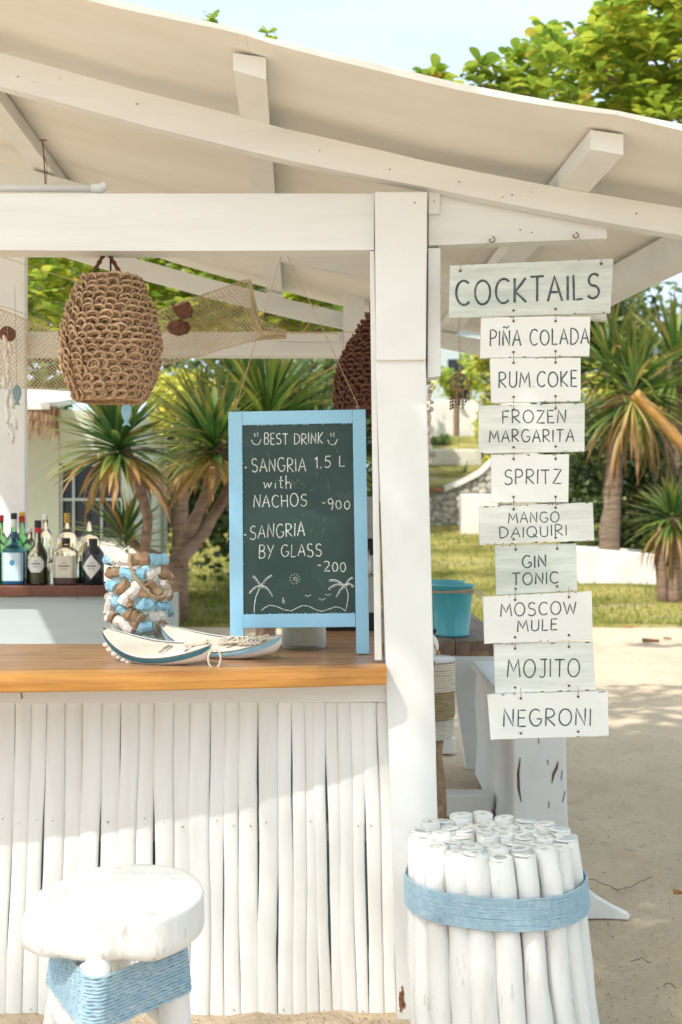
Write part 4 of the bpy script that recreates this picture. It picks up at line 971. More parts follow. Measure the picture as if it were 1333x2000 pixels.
def bucket(px, Y, label, sc=1):
    c = Vector(((px-667)/F*Y, Y, ZT)); t = thing('bucket', c, label, 'bucket', 'turquoise buckets on the high table')
    h = .245*sc; r0 = .078*sc; r1 = .104*sc
    mb = MB(); mb.lathe([(.001,.004),(r0,.002),(r0+.003,.010),(r0+.001,.014),(r1-.003,h-.008),(r1+.003,h-.006),(r1+.004,h),(r1-.001,h+.001),(r1-.004,h-.006),(r0-.002,.014),(.001,.012)], c, 40); obj('body', mb, W['bucket'], t, smooth=True)
    mb = MB()
    for k in range(3): mb.tube([c+Vector(((r1-.001)*math.cos(a),(r1-.001)*math.sin(a),h-.026-.005*k-.004*math.sin(a*2+k))) for a in [j*.2094 for j in range(30)]], .0028, 5, closed=True)
    obj('twine', mb, W['rope'], t)
    mb = MB(); q = c+Vector((r1+.003,-.01,h-.02))
    for k in range(5): mb.tube([q, q+Vector((.02+.012*k,-.01,-.01-.008*k)), q+Vector((.03+.012*k,-.01,-.04-.01*k))], .002, 4)
    obj('twine_bow', mb, W['ropewhite'], t)
    mb = MB(); mb.tube([c+Vector((0,-r0-.003,.015)), c+Vector((.004,-r1+.0005,h-.012))], .0012, 4); obj('seam', mb, W['bucket'], t)
    return t
bucket(884, 5.83, 'turquoise metal bucket with twine bow, nearer of the pair on the high table')
bucket(868, 6.12, 'turquoise metal bucket, farther one of the pair on the high table', 1.0)
bn = thing('slab_bench', (.87, 6.1, 0), 'white painted cracked slab bench standing on sand behind the drink signs', 'bench')
mb = MB(); pts = []
outl = [(.758,.600),(.752,.40),(.765,.2),(.75,0),(1.005,0),(1.0,.2),(.985,.42),(.995,.600)]
n = len(outl); fr = [Vector((x+.006*math.sin(z*20),5.4,z)) for x, z in outl]; bk = [Vector((x,6.9,z)) for x, z in outl]
mb.add(fr+bk, [tuple(range(n)), tuple(reversed(range(n,2*n)))]+[(i,n+i,n+(i+1)%n,(i+1)%n) for i in range(n)]); obj('slab', mb, W['paint'], bn, bevel=.012)
mb = MB(); mb.box((.735,5.38,.601),(1.02,6.94,.64)); obj('seat_board', mb, W['paint'], bn, bevel=.006)
mb = MB()
for pl in [[(1017,1480),(1013,1510),(1014,1540),(1019,1566)],[(1091,1487),(1088,1500),(1082,1512),(1079,1530)],[(1070,1484),(1072,1494)],[(1099,1505),(1097,1524)],[(1105,1545),(1100,1566)],[(1053,1440),(1053,1452)],[(1073,1565),(1073,1578)]]:
    mb.tube([P(x,y,5.398) for x, y in pl], [.002]+[.006]*(len(pl)-2)+[.002], 5, flat=.5)
obj('crack', mb, W['iron'], bn)
dr = thing('rope_drum', (.44, 5.75, 0), 'round drum seat wrapped in cream, tan and grey rope bands beneath the table', 'seat')
cx, cy = P(838,1400,5.5).x, 5.5
for name_, m_, z0, z1, rr_ in [('cream_rope_wrap', W['ropewhite'], .685, .82, .115),('tan_rope_wrap', W['brownrope'], .565, .685, .114),('grey_rope_wrap', W['stone'], .475, .565, .108)]:
    mb = MB(); k = int((z1-z0)/.0105)
    for i in range(k): mb.tube([(cx+(rr_+rnd(-.001,.001))*math.cos(a), cy+rr_*math.sin(a), z0+.005+i*.0105+rnd(-.001,.001)) for a in [j*.2618 for j in range(24)]], .0056, 5, closed=True)
    mb.lathe([(rr_-.004,z0),(rr_-.004,z1)], (cx,cy,0), 20); obj(name_, mb, m_, dr, smooth=True)
mb = MB(); mb.lathe([(.001,0),(.085,0),(.08,.2),(.06,.40),(.07,.474),(.001,.474)], (cx,cy,0), 18); obj('base', mb, W['drift'], dr, smooth=True)
mb = MB(); mb.lathe([(.001,.821),(.12,.821),(.12,.815),(.118,.83),(.001,.832)], (cx,cy,0), 24); obj('top', mb, W['paint'], dr, smooth=True)
rb = thing('round_cushion', P(836,1262,4.6), 'pale round white float with tan knot peeking past the post edge', 'ornament')
mb = MB(); mb.ball(P(834,1262,4.6), .046, 20, (1,.5,1.15)); obj('float', mb, W['hullwhite'], rb, smooth=True)
mb = MB(); mb.ball(P(857,1276,4.59), .008, 8); mb.tube([P(857,1276,4.59),P(850,1262,4.58),P(845,1240,4.6)], .002, 4); obj('knot', mb, W['oak_edge'], rb, smooth=True)
mb = MB(); mb.ball(P(847,1296,4.59), .010, 8, (.7,.5,1.5)); mb.ball(P(850,1232,4.61), .009, 8); obj('black_clip', mb, W['black'], rb, smooth=True)

wg = thing('pointed_plank_foot', P(1150,1795,4.5), 'white pointed board lying on the sand behind the log bundle', 'board')
mb = MB(); ou = [(1095,1690),(1135,1722),(1165,1752),(1200,1773),(1233,1789),(1228,1797),(1180,1795),(1095,1796)]
fr = [P(x,y,4.45) for x, y in ou]; n = len(fr); mb.add(fr+[p+Vector((0,.05,0)) for p in fr], [tuple(range(n)), tuple(reversed(range(n,2*n)))]+[(i,n+i,n+(i+1)%n,(i+1)%n) for i in range(n)]); obj('board', mb, W['paint'], wg, bevel=.004)

# ------------------------------------------------------------------ log bundle
lg = thing('log_bundle_stool', (.397, 3.22, 0), 'bundle of white painted poles tied with a pale blue rope band before the post', 'stool')
cx, cy, ZL = .397, 3.22, .635
rings = [(.192, 20, 0), (.137, 14, .2), (.083, 9, .4), (.030, 3, 0)]
def logm(p0, p1, r0, r1, hol):
    mb = MB(); n = 12; p0 = Vector(p0); p1 = Vector(p1); ps = []; rs = []
    for i in range(9):
        u = i/8; ps.append(lerp(p0, p1, u)+Vector((rnd(-1,1), rnd(-1,1), 0))*.0016); rs.append(lerp(r0, r1, u)*rnd(.97,1.04))
    kn = random.randint(2, 6); rs[kn] *= 1.10; ps = [p+Vector((math.sin(i*.8+p0.x*90)*.003, math.cos(i*.7+p0.y*80)*.003, 0)) if i < 8 else p for i, p in enumerate(ps)]
    mb.tube(ps, rs, n, cap=False); mb.add(mb.v[:n], [tuple(reversed(range(n)))])
    # cut end: rim, then hollow or flat core
    top = ps[-1]; rt = rs[-1]; tx, ty = rnd(-.12,.12), rnd(-.12,.12)
    def rg(k, dz): return [top+Vector((rt*k*math.cos(2*math.pi*j/n), rt*k*math.sin(2*math.pi*j/n), dz+rt*k*(tx*math.cos(2*math.pi*j/n)+ty*math.sin(2*math.pi*j/n)))) for j in range(n)]
    b0 = len(mb.v); rr = [rg(1,0), rg(.93,.0035), rg(hol+.06,.004), rg(hol,.001), rg(hol*.9,-.014 if hol > .35 else -.003)]
    for j, q in enumerate(rr): mb.v += [tuple(p) for p in q]
    for k_ in range(4):
        for j in range(n): mb.f.append((b0+k_*n+j, b0+k_*n+(j+1)%n, b0+(k_+1)*n+(j+1)%n, b0+(k_+1)*n+j)); mb.m.append(1 if k_ >= 2 else 0)
    mb.f.append(tuple(b0+4*n+j for j in range(n))); mb.m.append(1)
    last = (len(ps)-1)*n
    for j in range(n): mb.f.append((last+j, last+(j+1)%n, b0+(j+1)%n, b0+j)); mb.m.append(0)
    return mb
for (rad, cnt, ph) in rings:
    for j in range(cnt):
        a = 2*math.pi*j/cnt+ph+rnd(-.03,.03); r0 = rnd(.025,.0305) if rad > .1 else rnd(.024,.029)
        if rad == .192: r0 = rnd(.028,.0325)
        tp_ = (cx+rad*math.cos(a), cy+rad*math.sin(a), ZL+rnd(-.009,.006)-(.005 if rad < .15 else 0)); 
        bp_ = (cx+.04+(rad*1.16+rnd(-.004,.004))*math.cos(a+.05), cy+(rad*1.16)*math.sin(a+.05), -.005)
        obj('pole', logm(bp_, tp_, r0*1.1, r0*.97, random.choice((rnd(.12,.22),rnd(.12,.25),rnd(.36,.48)))), [W['log'], W['logend']], lg, smooth=True)
mb = MB()
for i in range(17):
    z = .462+i*.0046; u = z/ZL; oc = .04*(1-u)
    ps = []
    for j in range(38):
        a = 2*math.pi*j/38; s = .192*(1.16-.16*u)+.0375+.002*abs(math.sin(a*9.5)); ps.append((cx+oc+s*math.cos(a), cy+s*math.sin(a), z+.003*math.sin(a*3+1)+rnd(-.0007,.0007)))
    mb.tube(ps, .0030, 5, closed=True)
for i in range(8):
    a = rnd(-2.4,-.7); s = .236; p = Vector((cx+.008+s*math.cos(a), cy+s*math.sin(a), rnd(.47,.53))); mb.tube([p, p+Vector((rnd(-.03,.03),-.004,rnd(-.012,.012)))], .0009, 3)
obj('rope_band', mb, W['blue_rope'], lg, smooth=True)

# ------------------------------------------------------------------ near stool
sx, sy, ZSt = P(228,1765,2.53).x, 2.53, .682
sl = thing('log_slice_stool', (sx, sy, 0), 'white stool with thick wood slice seat and pale blue rope in the front left', 'stool')
outline = []      # seat outline in plan, from pixels on the seat plane
for (x, y) in [(60,1768),(62,1752),(85,1735),(120,1720),(160,1702),(205,1691),(255,1687),(310,1689),(355,1697),(385,1712),(399,1733),(396,1752),(378,1770),(350,1785),(315,1797),(270,1800),(235,1798),(200,1800),(150,1792),(105,1783),(75,1776)]:
    Yd = (CH-ZSt)*F/(y-1000); outline.append(((x-667)/F*Yd, Yd))
fine = []; n0 = len(outline)
for i in range(n0):
    a, b_, c_, d_ = [Vector((*outline[(i+q)%n0], 0)) for q in (-1, 0, 1, 2)]
    for k in range(5):
        t = k/5; p = .5*((2*b_)+(c_-a)*t+(2*a-5*b_+4*c_-d_)*t*t+(3*b_-a-3*c_+d_)*t**3); fine.append((p.x, p.y))
outline = fine
mb = MB(); n = len(outline); rings_ = []
gx = sum(p[0] for p in outline)/n; gy = sum(p[1] for p in outline)/n
for (k, dz) in [(.0,.003),(.5,.003),(.9,.002),(.975,.001),(.992,-.003),(1.003,-.010),(1.012,-.030),(1.025,-.052),(1.02,-.066),(.985,-.076),(.95,-.080),(.5,-.081),(0,-.081)]:
    rg = []
    for i, (x, y) in enumerate(outline):
        wob = 1+((.035*noise.noise((i*.11, dz*10, 0))+.028*abs(noise.noise((i*.33, dz*6, 5)))-.01) if -.079 < dz < -.008 else 0)+(.004*noise.noise((i*.4, 3, 0)) if dz > -.012 else 0)
        lft = max(0, (gx-x)/.17)
        low = -.016*lft+.008*noise.noise((i*.16, 0, 9)) if dz < -.02 else 0
        rg.append((gx+(x-gx)*k*wob-(.012*lft if dz < -.02 else 0)*k, gy+(y-gy)*k*wob, ZSt+dz+low*(1 if dz < -.05 else .4)))
    rings_.append(rg+[rg[0]])
mb.grid(rings_)
o = obj('seat', mb, W['log'], sl, smooth=True)
bx0, by0 = gx+.0, gy+.02
def sp(px, Y): return (px-667)/F*Y
corn_t = [(sp(195,2.42), 2.42), (sp(322,2.56), 2.58), (sp(235,2.80), 2.80), (sp(135,2.62), 2.62)]      # front, right, back, left at seat height
corn_b = [(corn_t[i][0]+(corn_t[i][0]-gx)*.65-(.01 if i == 0 else 0), corn_t[i][1]+(corn_t[i][1]-gy)*.5) for i in range(4)]
for i in range(4):
    mb = MB(); a = Vector((*corn_t[i], ZSt-.07)); b_ = Vector((*corn_b[i], -.005)); r_ = [.0255,.034,.028,.026][i]
    mb.tube([lerp(b_, a, k/8)+Vector((rnd(-1,1),rnd(-1,1),0))*.002 for k in range(9)], [r_*rnd(.95,1.06) for _ in range(9)], 12); obj('leg', mb, W['log'], sl, smooth=True)
mb = MB()
def legp(i, z): u = 1-(z/(ZSt-.07)); return Vector((lerp(corn_t[i][0], corn_b[i][0], u), lerp(corn_t[i][1], corn_b[i][1], u), z))
mbk = MB()
for k in range(15):
    z = .478+k*.0069
    ps = []
    for i in (0, 1, 2, 3):
        q = legp(i, z); cn = Vector((gx, gy, z)); d = (q-cn); d.z = 0; d.normalize(); rad = [.0255,.034,.028,.026][i]+.004
        base = math.atan2(d.y, d.x)
        for da in (-.75,-.35,0,.35,.75): ps.append(q+Vector((math.cos(base+da), math.sin(base+da), 0))*rad)
    full = []
    for i in range(len(ps)):
        a, b_ = ps[i], ps[(i+1)%len(ps)]; seg_ = max(1, int((b_-a).length/.012))
        for s_ in range(seg_): full.append(lerp(a, b_, s_/seg_)+Vector((0,0,rnd(-.0008,.0008))))
    rp_ = rnd(0, 6)
    for tw in range(2):    # two twisted plies
        pl = []; L_ = len(full)
        for j, p in enumerate(full):
            t_ = (full[(j+1)%L_]-full[j-1]).normalized(); nrm = t_.cross(Vector((0,0,1))); ph = j*1.3+tw*math.pi+rp_
            pl.append(p+nrm*(.0013*math.cos(ph))+Vector((0,0,.0012*math.sin(ph))))
        mb.tube(pl, .0027, 5, closed=True)
obj('blue_rope_band', mb, W['blue_rope'], sl, smooth=True)
mb = MB()
for k in range(7):
    z = .515+k*.0085
    mb.tube([lerp(legp(3, z), legp(2, z), j/10)+Vector((0,-.03,.001*math.sin(j*2))) for j in range(11)], .0036, 5)
    mb.tube([lerp(legp(2, z), legp(1, z), j/10)+Vector((0,-.03,.001*math.sin(j*2))) for j in range(11)], .0036, 5)
obj('brown_rope_wrap', mb, W['brownrope'], sl, smooth=True)
mb = MB(); mb.tube([lerp(legp(3,.42), legp(0,.42), j/6) for j in range(7)], .022, 10); obj('stretcher', mb, W['log'], sl, smooth=True)
mb = MB(); mb.tube([lerp(legp(2,.40), legp(1,.40), j/6) for j in range(7)], .020, 10); obj('stretcher', mb, W['log'], sl, smooth=True)

# twigs and dry leaves on the sand
twg = [[(1150,1722),(1175,1735),(1205,1740),(1235,1738),(1262,1728),(1280,1716)],[(1232,1886),(1255,1884),(1275,1888)],[(1295,1935),(1312,1936),(1326,1940)],[(1060,1380),(1100,1383),(1130,1378)]]
lab_ = ['long curved dry twig on the sand right of the log bundle','short twig on shaded sand beyond the log bundle','short dark twig on the sand near the lower right corner','thin twig on the sand behind the signs']
for pl, lb in list(zip(twg, lab_))[:3]:
    Y = [1.48*F/(y-1000) for x, y in pl]; t = MB(); t.tube([Vector(((lerp(pl[i][0],pl[i+1][0],k/4)-667)/F*lerp(Y[i],Y[i+1],k/4), lerp(Y[i],Y[i+1],k/4)+rnd(-.012,.012), .014+.008*math.sin(i*2+k*.5))) for i in range(len(pl)-1) for k in range(4)], .0017, 5)
    org = ((pl[0][0]-667)/F*Y[0], Y[0], 0); o = obj('twig', t, W['trunk'], org=org); tag(o, lb, 'twig', 'twigs on the sand')
for (x, y, s, lb) in [(1066,1230,.11,'dry brown leaf on the bright sand close to the MOSCOW MULE board'),(1272,1258,.12,'dry tan leaf lying alone on the bright sand at the right'),(1228,1229,.08,'small dry leaf at the edge of the lawn on the right'),
                      (1328,1756,.03,'small curled brown leaf at the right edge of the shaded sand'),(1305,1252,.06,'small pale dry leaf on the bright sand near the right edge')]:
    Y = 1.48*F/(y-1000); c = Vector(((x-667)/F*Y, Y, .015)); mb = MB(); pts = []
    for i in range(5):
        u = i/4; w_ = s*.3*math.sin(math.pi*min(.95,u+.05)); pts.append([c+Vector((s*(u-.5)*1.6, -w_, .012*u+.02*(s/.1))), c+Vector((s*(u-.5)*1.6, 0, .004)), c+Vector((s*(u-.5)*1.6, w_, .016*(1-u)+.03*(s/.1)))])
    mb.grid(pts); o = obj('dry_leaf', mb, W['dryleaf'], org=c); tag(o, lb, 'leaf', 'dry leaves on the sand')

# ------------------------------------------------------------------ vegetation
def blade_mesh(name, droop, seg=7, wd=.038, fold=.35):
    mb = MB(); pts = []; x = 0; y = 0; z = 0; ang = 0
    for i in range(seg+1):
        u = i/seg; w_ = wd*(.55+.9*u if u < .4 else (1-((u-.4)/.6)**1.8)*.95)+.0008
        pts.append([(-w_, y, z+w_*fold), (0, y, z), (w_, y, z+w_*fold)])
        ang -= droop/seg*(.4+1.3*u); y += math.cos(ang)/seg; z += math.sin(ang)/seg
    mb.grid(pts); me = bpy.data.meshes.new(name); me.from_pydata(mb.v, [], mb.f); me.polygons.foreach_set('use_smooth', [True]*len(me.polygons)); return me
BL = {}
for k, d in enumerate((.08,.28,.5,.8)):
    for mm in ('blade','bladedry'):
        me = blade_mesh('sword_leaf', d+(.35 if mm == 'bladedry' else 0)); me.materials.append(LF[mm]); BL[(mm,k)] = me
def head(root, c, L, n, wide=1.0, dry=.22, wscale=1.0, low=-50):
    for i in range(n):
        el = R(lerp(82, low, (i/n)**.9))+rnd(-.2,.2); az = i*2.39996+rnd(-.4,.4)
        d = Vector((math.cos(az)*math.cos(el)*wide, math.sin(az)*math.cos(el)*wide, math.sin(el))).normalized()
        mm = 'bladedry' if (i/n > 1-dry or random.random() < .05) else 'blade'
        me = BL[(mm, min(3, max(0, int(rnd(0, 2.4)+ (1.2 if i/n > .5 else 0)))))]
        Lk = L*rnd(.65,1.15)*(1 if i/n > .15 else .8)
        zax = Vector((0,0,1)) if abs(d.z) < .95 else Vector((1,0,0))
        xax = d.cross(zax).normalized(); zz = xax.cross(d).normalized()
        M_ = Matrix((xax, d, zz)).transposed().to_4x4()
        start = Vector(c)-Vector((0,0,L*.28*(i/n)))+d*.02
        inst('leaf', me, root, Matrix.Translation(start) @ M_ @ Matrix.Diagonal((Lk*wscale, Lk, Lk, 1)))
def trunk_part(root, pts, rad, m, name='trunk', n=10):
    mb = MB(); ps = []; rs = []
    for i in range(len(pts)-1):
        for k in range(5):
            u = k/5; ps.append(lerp(Vector(pts[i]), Vector(pts[i+1]), u)+Vector((rnd(-1,1), rnd(-1,1), 0))*rad[i]*.08); rs.append(lerp(rad[i], rad[i+1], u)*rnd(.92,1.08))
    ps.append(Vector(pts[-1])); rs.append(rad[-1]); mb.tube(ps, rs, n); return obj(name, mb, m, root, smooth=True)
# left dracaena with three heads, trunks forking
b0 = P(330,1300,9.0); b0.z = 0
dra = thing('dracaena', b0, 'branching dracaena with sword leaved heads behind the bar and the bottles', 'plant')
fk = P(335,1110,9.0)
trunk_part(dra, [b0, P(332,1200,9.0), fk], [.09,.075,.07], W['trunk'])
trunk_part(dra, [fk, P(285,1075,8.9), P(290,1010,8.8), P(272,940,8.8), P(240,868,8.7)], [.055,.04,.036,.04,.045], W['trunk'], 'branch')
trunk_part(dra, [P(325,1098,9.0), P(280,1075,9.0), P(245,1050,9.0), P(238,1040,9.0)], [.05,.035,.03,.03], W['trunk'], 'branch')
trunk_part(dra, [fk, P(360,1070,9.2), P(385,1010,9.3), P(420,930,9.4), P(440,850,9.5)], [.06,.05,.045,.04,.045], W['trunk'], 'branch')
trunk_part(dra, [P(350,1100,9.0), P(400,1040,9.3), P(440,970,9.5), P(480,900,9.6)], [.05,.045,.04,.04], W['trunk'], 'branch')
head(dra, P(232,850,8.7), .60, 170, dry=.16, low=-30, wscale=1.25)
head(dra, P(245,1042,9.0), .46, 70, dry=.05, low=5)
head(dra, P(420,850,9.5), .62, 160, dry=.16, wscale=1.25, low=-32)
br2 = P(520,1300,10.3); br2.z = 0
dr2 = thing('dracaena', br2, 'tall dense dark green dracaena directly behind the chalkboard', 'plant')
trunk_part(dr2, [br2, P(520,1100,10.3), P(540,820,10.3)], [.09,.08,.06], W['trunk'])
head(dr2, P(520,800,10.3), .95, 230, dry=.04, wscale=.8, low=-30)
head(dr2, P(610,860,10.5), .75, 100, dry=.05, wscale=.8, low=-30)
head(dr2, P(400,830,10.6), .75, 120, dry=.08, wscale=.8, low=-30)
# right plants
def zt(x, Y): return terr(x, Y)
def rp(px, Y): x = (px-667)/F*Y; return Vector((x, Y, zt(x, Y)))
q = rp(1192, 20.2); d3 = thing('dracaena', q, 'tall dracaena with grey trunk rising from the white planter on the right', 'plant')
trunk_part(d3, [q, P(1192,1040,20.2), P(1200,920,20.2), P(1212,800,20.2), P(1225,745,20.2)], [.19,.165,.14,.12,.12], W['trunkgrey'], n=14)
head(d3, P(1236,745,20.2), 1.4, 230, dry=.12, wscale=.75)
head(d3, P(1190,700,20.4), 1.15, 70, dry=.05, wscale=.75, low=-20)
q = rp(1325, 22); d4 = thing('dracaena', q, 'dracaena with dark trunk at the right edge behind the leaning orange trunk', 'plant')
trunk_part(d4, [q, P(1318,900,22), P(1312,700,22)], [.22,.20,.16], W['trunkgrey'], n=12); head(d4, P(1318,690,22), 1.5, 160, dry=.1, wscale=.75)
q = rp(1430, 19); d5 = thing('leaning_palm', q, 'orange leaning palm trunk crossing from the right edge', 'palm')
trunk_part(d5, [q, P(1400,960,19), P(1333,868,19), P(1280,808,19), P(1240,768,19)], [.12,.10,.095,.09,.10], W['trunkorange'], n=12); head(d5, P(1236,760,19), .9, 40, dry=.6, wscale=.6, low=-70)
q = rp(1316, 17.5); d6 = thing('dracaena', q, 'low dracaena with yellowed lower leaves at the right edge of the lawn', 'plant')
trunk_part(d6, [q, P(1322,1090,17.5), P(1316,1010,17.5)], [.11,.10,.10], W['trunk']); trunk_part(d6, [q+Vector((-.15,0,0)), P(1290,1080,17.5), P(1290,1030,17.5)], [.08,.08,.08], W['trunk'])
head(d6, P(1314,1000,17.5), .75, 200, dry=.2, wscale=.8)
q = rp(905, 29.5); q.z = P(905,930,29.5).z; d7 = thing('agave', q, 'small grey-green spiky plant on the terrace above the stone wall', 'plant')
head(d7, q, .5, 34, dry=0, wscale=1.4, low=0)
# planter
pc = rp(1196, 19.6); pl = thing('planter', pc, 'long low white masonry planter on the lawn at the right', 'planter')
mb = MB(); xa, xb = P(1118,0,19.6).x, P(1266,0,19.6).x
z0, z1a = pc.z-.15, P(0,1068,19.6).z
for (p0, p1) in [((xa,19.0),(xb,19.0)),((xa,20.9),(xb+.3,20.9))]:
    mb.hexa([Vector(v) for v in [(p0[0],p0[1],P(0,1070,19).z),(p1[0],p1[1],P(0,1082,19).z),(p1[0]+.04,p1[1]-.03,z0),(p0[0],p0[1]-.03,z0),(p0[0],p0[1]+.12,P(0,1070,19).z),(p1[0],p1[1]+.12,P(0,1082,19).z),(p1[0],p1[1]+.12,z0),(p0[0],p0[1]+.12,z0)]])
mb.box((xb-.14,19.121,z0),(xb+.01,20.89,P(0,1083,19).z-.01)); mb.box((xa,19.121,z0),(xa+.14,20.89,P(0,1072,19).z-.01)); obj('wall', mb, W['render'], pl, bevel=.03)
mb = MB(); mb.box((xa+.14,19.12,z0),(xb-.14,20.9,P(0,1090,19).z)); obj('soil', mb, W['drift'], pl)

# broad-leaved trees
def shade_keep(x, y, z):
    """crown outline of the overhanging tree: open towards the front left, with gaps"""
    # follow the sunlight down to the sign height
    t = (z-1.0)/SUN_DIR.z; sx_, sy_ = x-SUN_DIR.x*t, y-SUN_DIR.y*t
    if sy_ < 3.62 and sx_ < .08: return False            # gap over the stool and the counter edge
    if sx_ < -.15-.25*noise.noise((sy_*2, 1, 0)) and sy_ < 4.0: return False
    if sy_ > 9.9+.5*noise.noise((sx_*.8, 0, 3)): return False
    if noise.noise((sx_*1.7, sy_*1.7, 7)) > .36: return False
    return True
def leaf_mesh(L, wd, cup=.2):
    mb = MB(); pts = []
    for i, (u, k) in enumerate([(0,.06),(.25,.45),(.55,.9),(.8,1),(.95,.6),(1,.05)]):
        z = -.25*L*u*u; pts.append([(-wd*k, L*u, z+cup*wd*k), (0, L*u, z), (wd*k, L*u, z+cup*wd*k)])
    mb.grid(pts); me = bpy.data.meshes.new('broad_leaf'); me.from_pydata(mb.v, [], mb.f); me.polygons.foreach_set('use_smooth', [True]*len(me.polygons)); return me
def leafpts(c, d, L, wd):
    zax = Vector((0,0,1)) if abs(d.z) < .95 else Vector((1,0,0)); xa_ = d.cross(zax).normalized(); zz = xa_.cross(d).normalized()
    c = Vector(c); t = c+d*L-zz*L*.2; m1 = c+d*L*.5; m2 = c+d*L*.82-zz*L*.1
    return [c, m1-xa_*wd*.8+zz*wd*.2, m1+xa_*wd*.8+zz*wd*.2, m2-xa_*wd+zz*wd*.15, m2+xa_*wd+zz*wd*.15, t, m1, m2]
LFF = [(0,1,6),(0,6,2),(1,3,7,6),(6,7,4,2),(3,5,7),(7,5,4)]
def rosette_dirs(n, spread=.9):
    for i in range(n):
        az = i*2.4+rnd(-.3,.3); el = rnd(-.1,.9); yield Vector((math.cos(az)*math.cos(el), math.sin(az)*math.cos(el), math.sin(el))).normalized()
BLM = leaf_mesh(1, .27); BLM.materials.append(LF['sunnyo'])
def rosettes(root, cents, L, parts_left, m='sunny', fill=None):
    """near rosettes get leaves of their own, the rest go into one mass"""
    mass = MB()
    for c in cents:
        for d in rosette_dirs(random.randint(6, 9)):
            Lk = L*rnd(.7,1.15)
            if parts_left > 0:
                zax = Vector((0,0,1)) if abs(d.z) < .95 else Vector((1,0,0)); xa_ = d.cross(zax).normalized(); zz = xa_.cross(d).normalized()
                inst('leaf', BLM, root, Matrix.Translation(Vector(c)) @ Matrix((xa_, d, zz)).transposed().to_4x4() @ Matrix.Rotation(rnd(-.5,.5), 4, 'Y') @ Matrix.Diagonal((Lk, Lk, Lk, 1))); parts_left -= 1
            else: mass.add(leafpts(c, d, Lk, Lk*.27), LFF)
    if mass.v: o = obj('leaf_mass', mass, LF[m], root, smooth=True); o['kind'] = 'stuff'
    return parts_left
tr1 = thing('almond_tree', (4.4, 12, 0), 'broad leaved tree with yellow-green leaves above the roof at upper right', 'tree')
trunk_part(tr1, [(4.4,12,0),(4.3,12,2.2),(4.0,12,3.8),(3.6,11.6,5.2)], [.22,.19,.15,.08], W['trunk'])
ends = [P(1300,120,11), P(1180,130,11), P(1090,170,11), P(1010,165,10.5), P(940,165,10.5), P(1250,60,11.5), P(1120,60,11), P(850,165,10.5), P(1330,20,12)]
for e in ends: trunk_part(tr1, [(4.0,12,3.8), lerp(Vector((4.0,12,3.8)), e, .5)+Vector((0,0,.12)), e], [.06,.035,.010], W['trunk'], 'limb', n=6)
cs = []
def inpoly(px, py):
    top = interp(px, [(800,200),(845,128),(870,150),(905,175),(930,125),(960,135),(1000,110),(1035,85),(1060,40),(1110,55),(1165,40),(1190,-20),(1400,-80)])
    return py > top+12
for i in range(6000):
    px, py = rnd(985,1420), rnd(-80,300)
    if inpoly(px, py) and len(cs) < 760:
        dens = interp(px, [(985,.35),(1060,.75),(1200,1)])
        if random.random() < dens and noise.noise((px*.018, py*.018, 2)) > -.28: cs.append(P(px, py, rnd(10.2,12.8)))
cs.sort(key=lambda p: p.y)
spr = [P(838,150,10.5),P(850,162,10.6),P(830,165,10.7),P(865,175,10.5),P(925,150,10.5),P(935,168,10.5),P(950,175,10.6),P(965,130,10.5),P(980,150,10.5),P(1000,115,10.6),P(985,175,10.7),P(905,182,10.5),P(975,205,10.6)]+[P(x, y, 10.5) for x, y in [(848,143),(836,158),(858,168),(900,152),(945,142),(938,128),(968,150),(1010,105),(1040,92),(1022,140),(1045,120),(1000,150),(1000,185),(1040,170),(1055,75),(1075,60)]]
rosettes(tr1, spr+cs, .165, 300)
tr2 = thing('almond_tree', (.62, 11.5, 0), 'broad leaved tree with yellow and orange leaves seen behind the bar under the roof', 'tree')
trunk_part(tr2, [(.62,11.5,0),(.6,11.5,1.8),(.2,11.3,2.9),(-1.2,11.2,3.5)], [.15,.13,.10,.04], W['trunk'])
cs = []
for i in range(950):
    px, py = rnd(-30,700), rnd(440,655)
    if py < 660-.0*px and not (300 < px < 350 and py > 650): cs.append(P(px, py, rnd(10.4,12.4)))
cs.sort(key=lambda p: p.y); rosettes(tr2, cs, .15, 300)
for pl_, lb in [([(412,62),(410,45),(414,33),(405,50)], 'leafy twig tip rising above the roof edge at the upper left'), ([(522,82),(522,66),(512,84)], 'second small leafy twig tip above the roof, nearer the middle')]:
    c = P(pl_[0][0], pl_[0][1]+60, 8.5); t = thing('treetop_twig', c, lb, 'tree', 'twig tips above the roof')
    trunk_part(t, [P(pl_[0][0]-4, pl_[0][1]+240, 8.5), c, P(*pl_[1], 8.5)], [.02,.012,.004], W['trunk'], 'stem', n=5); rosettes(t, [P(x, y, 8.5) for x, y in pl_], .075, 60)

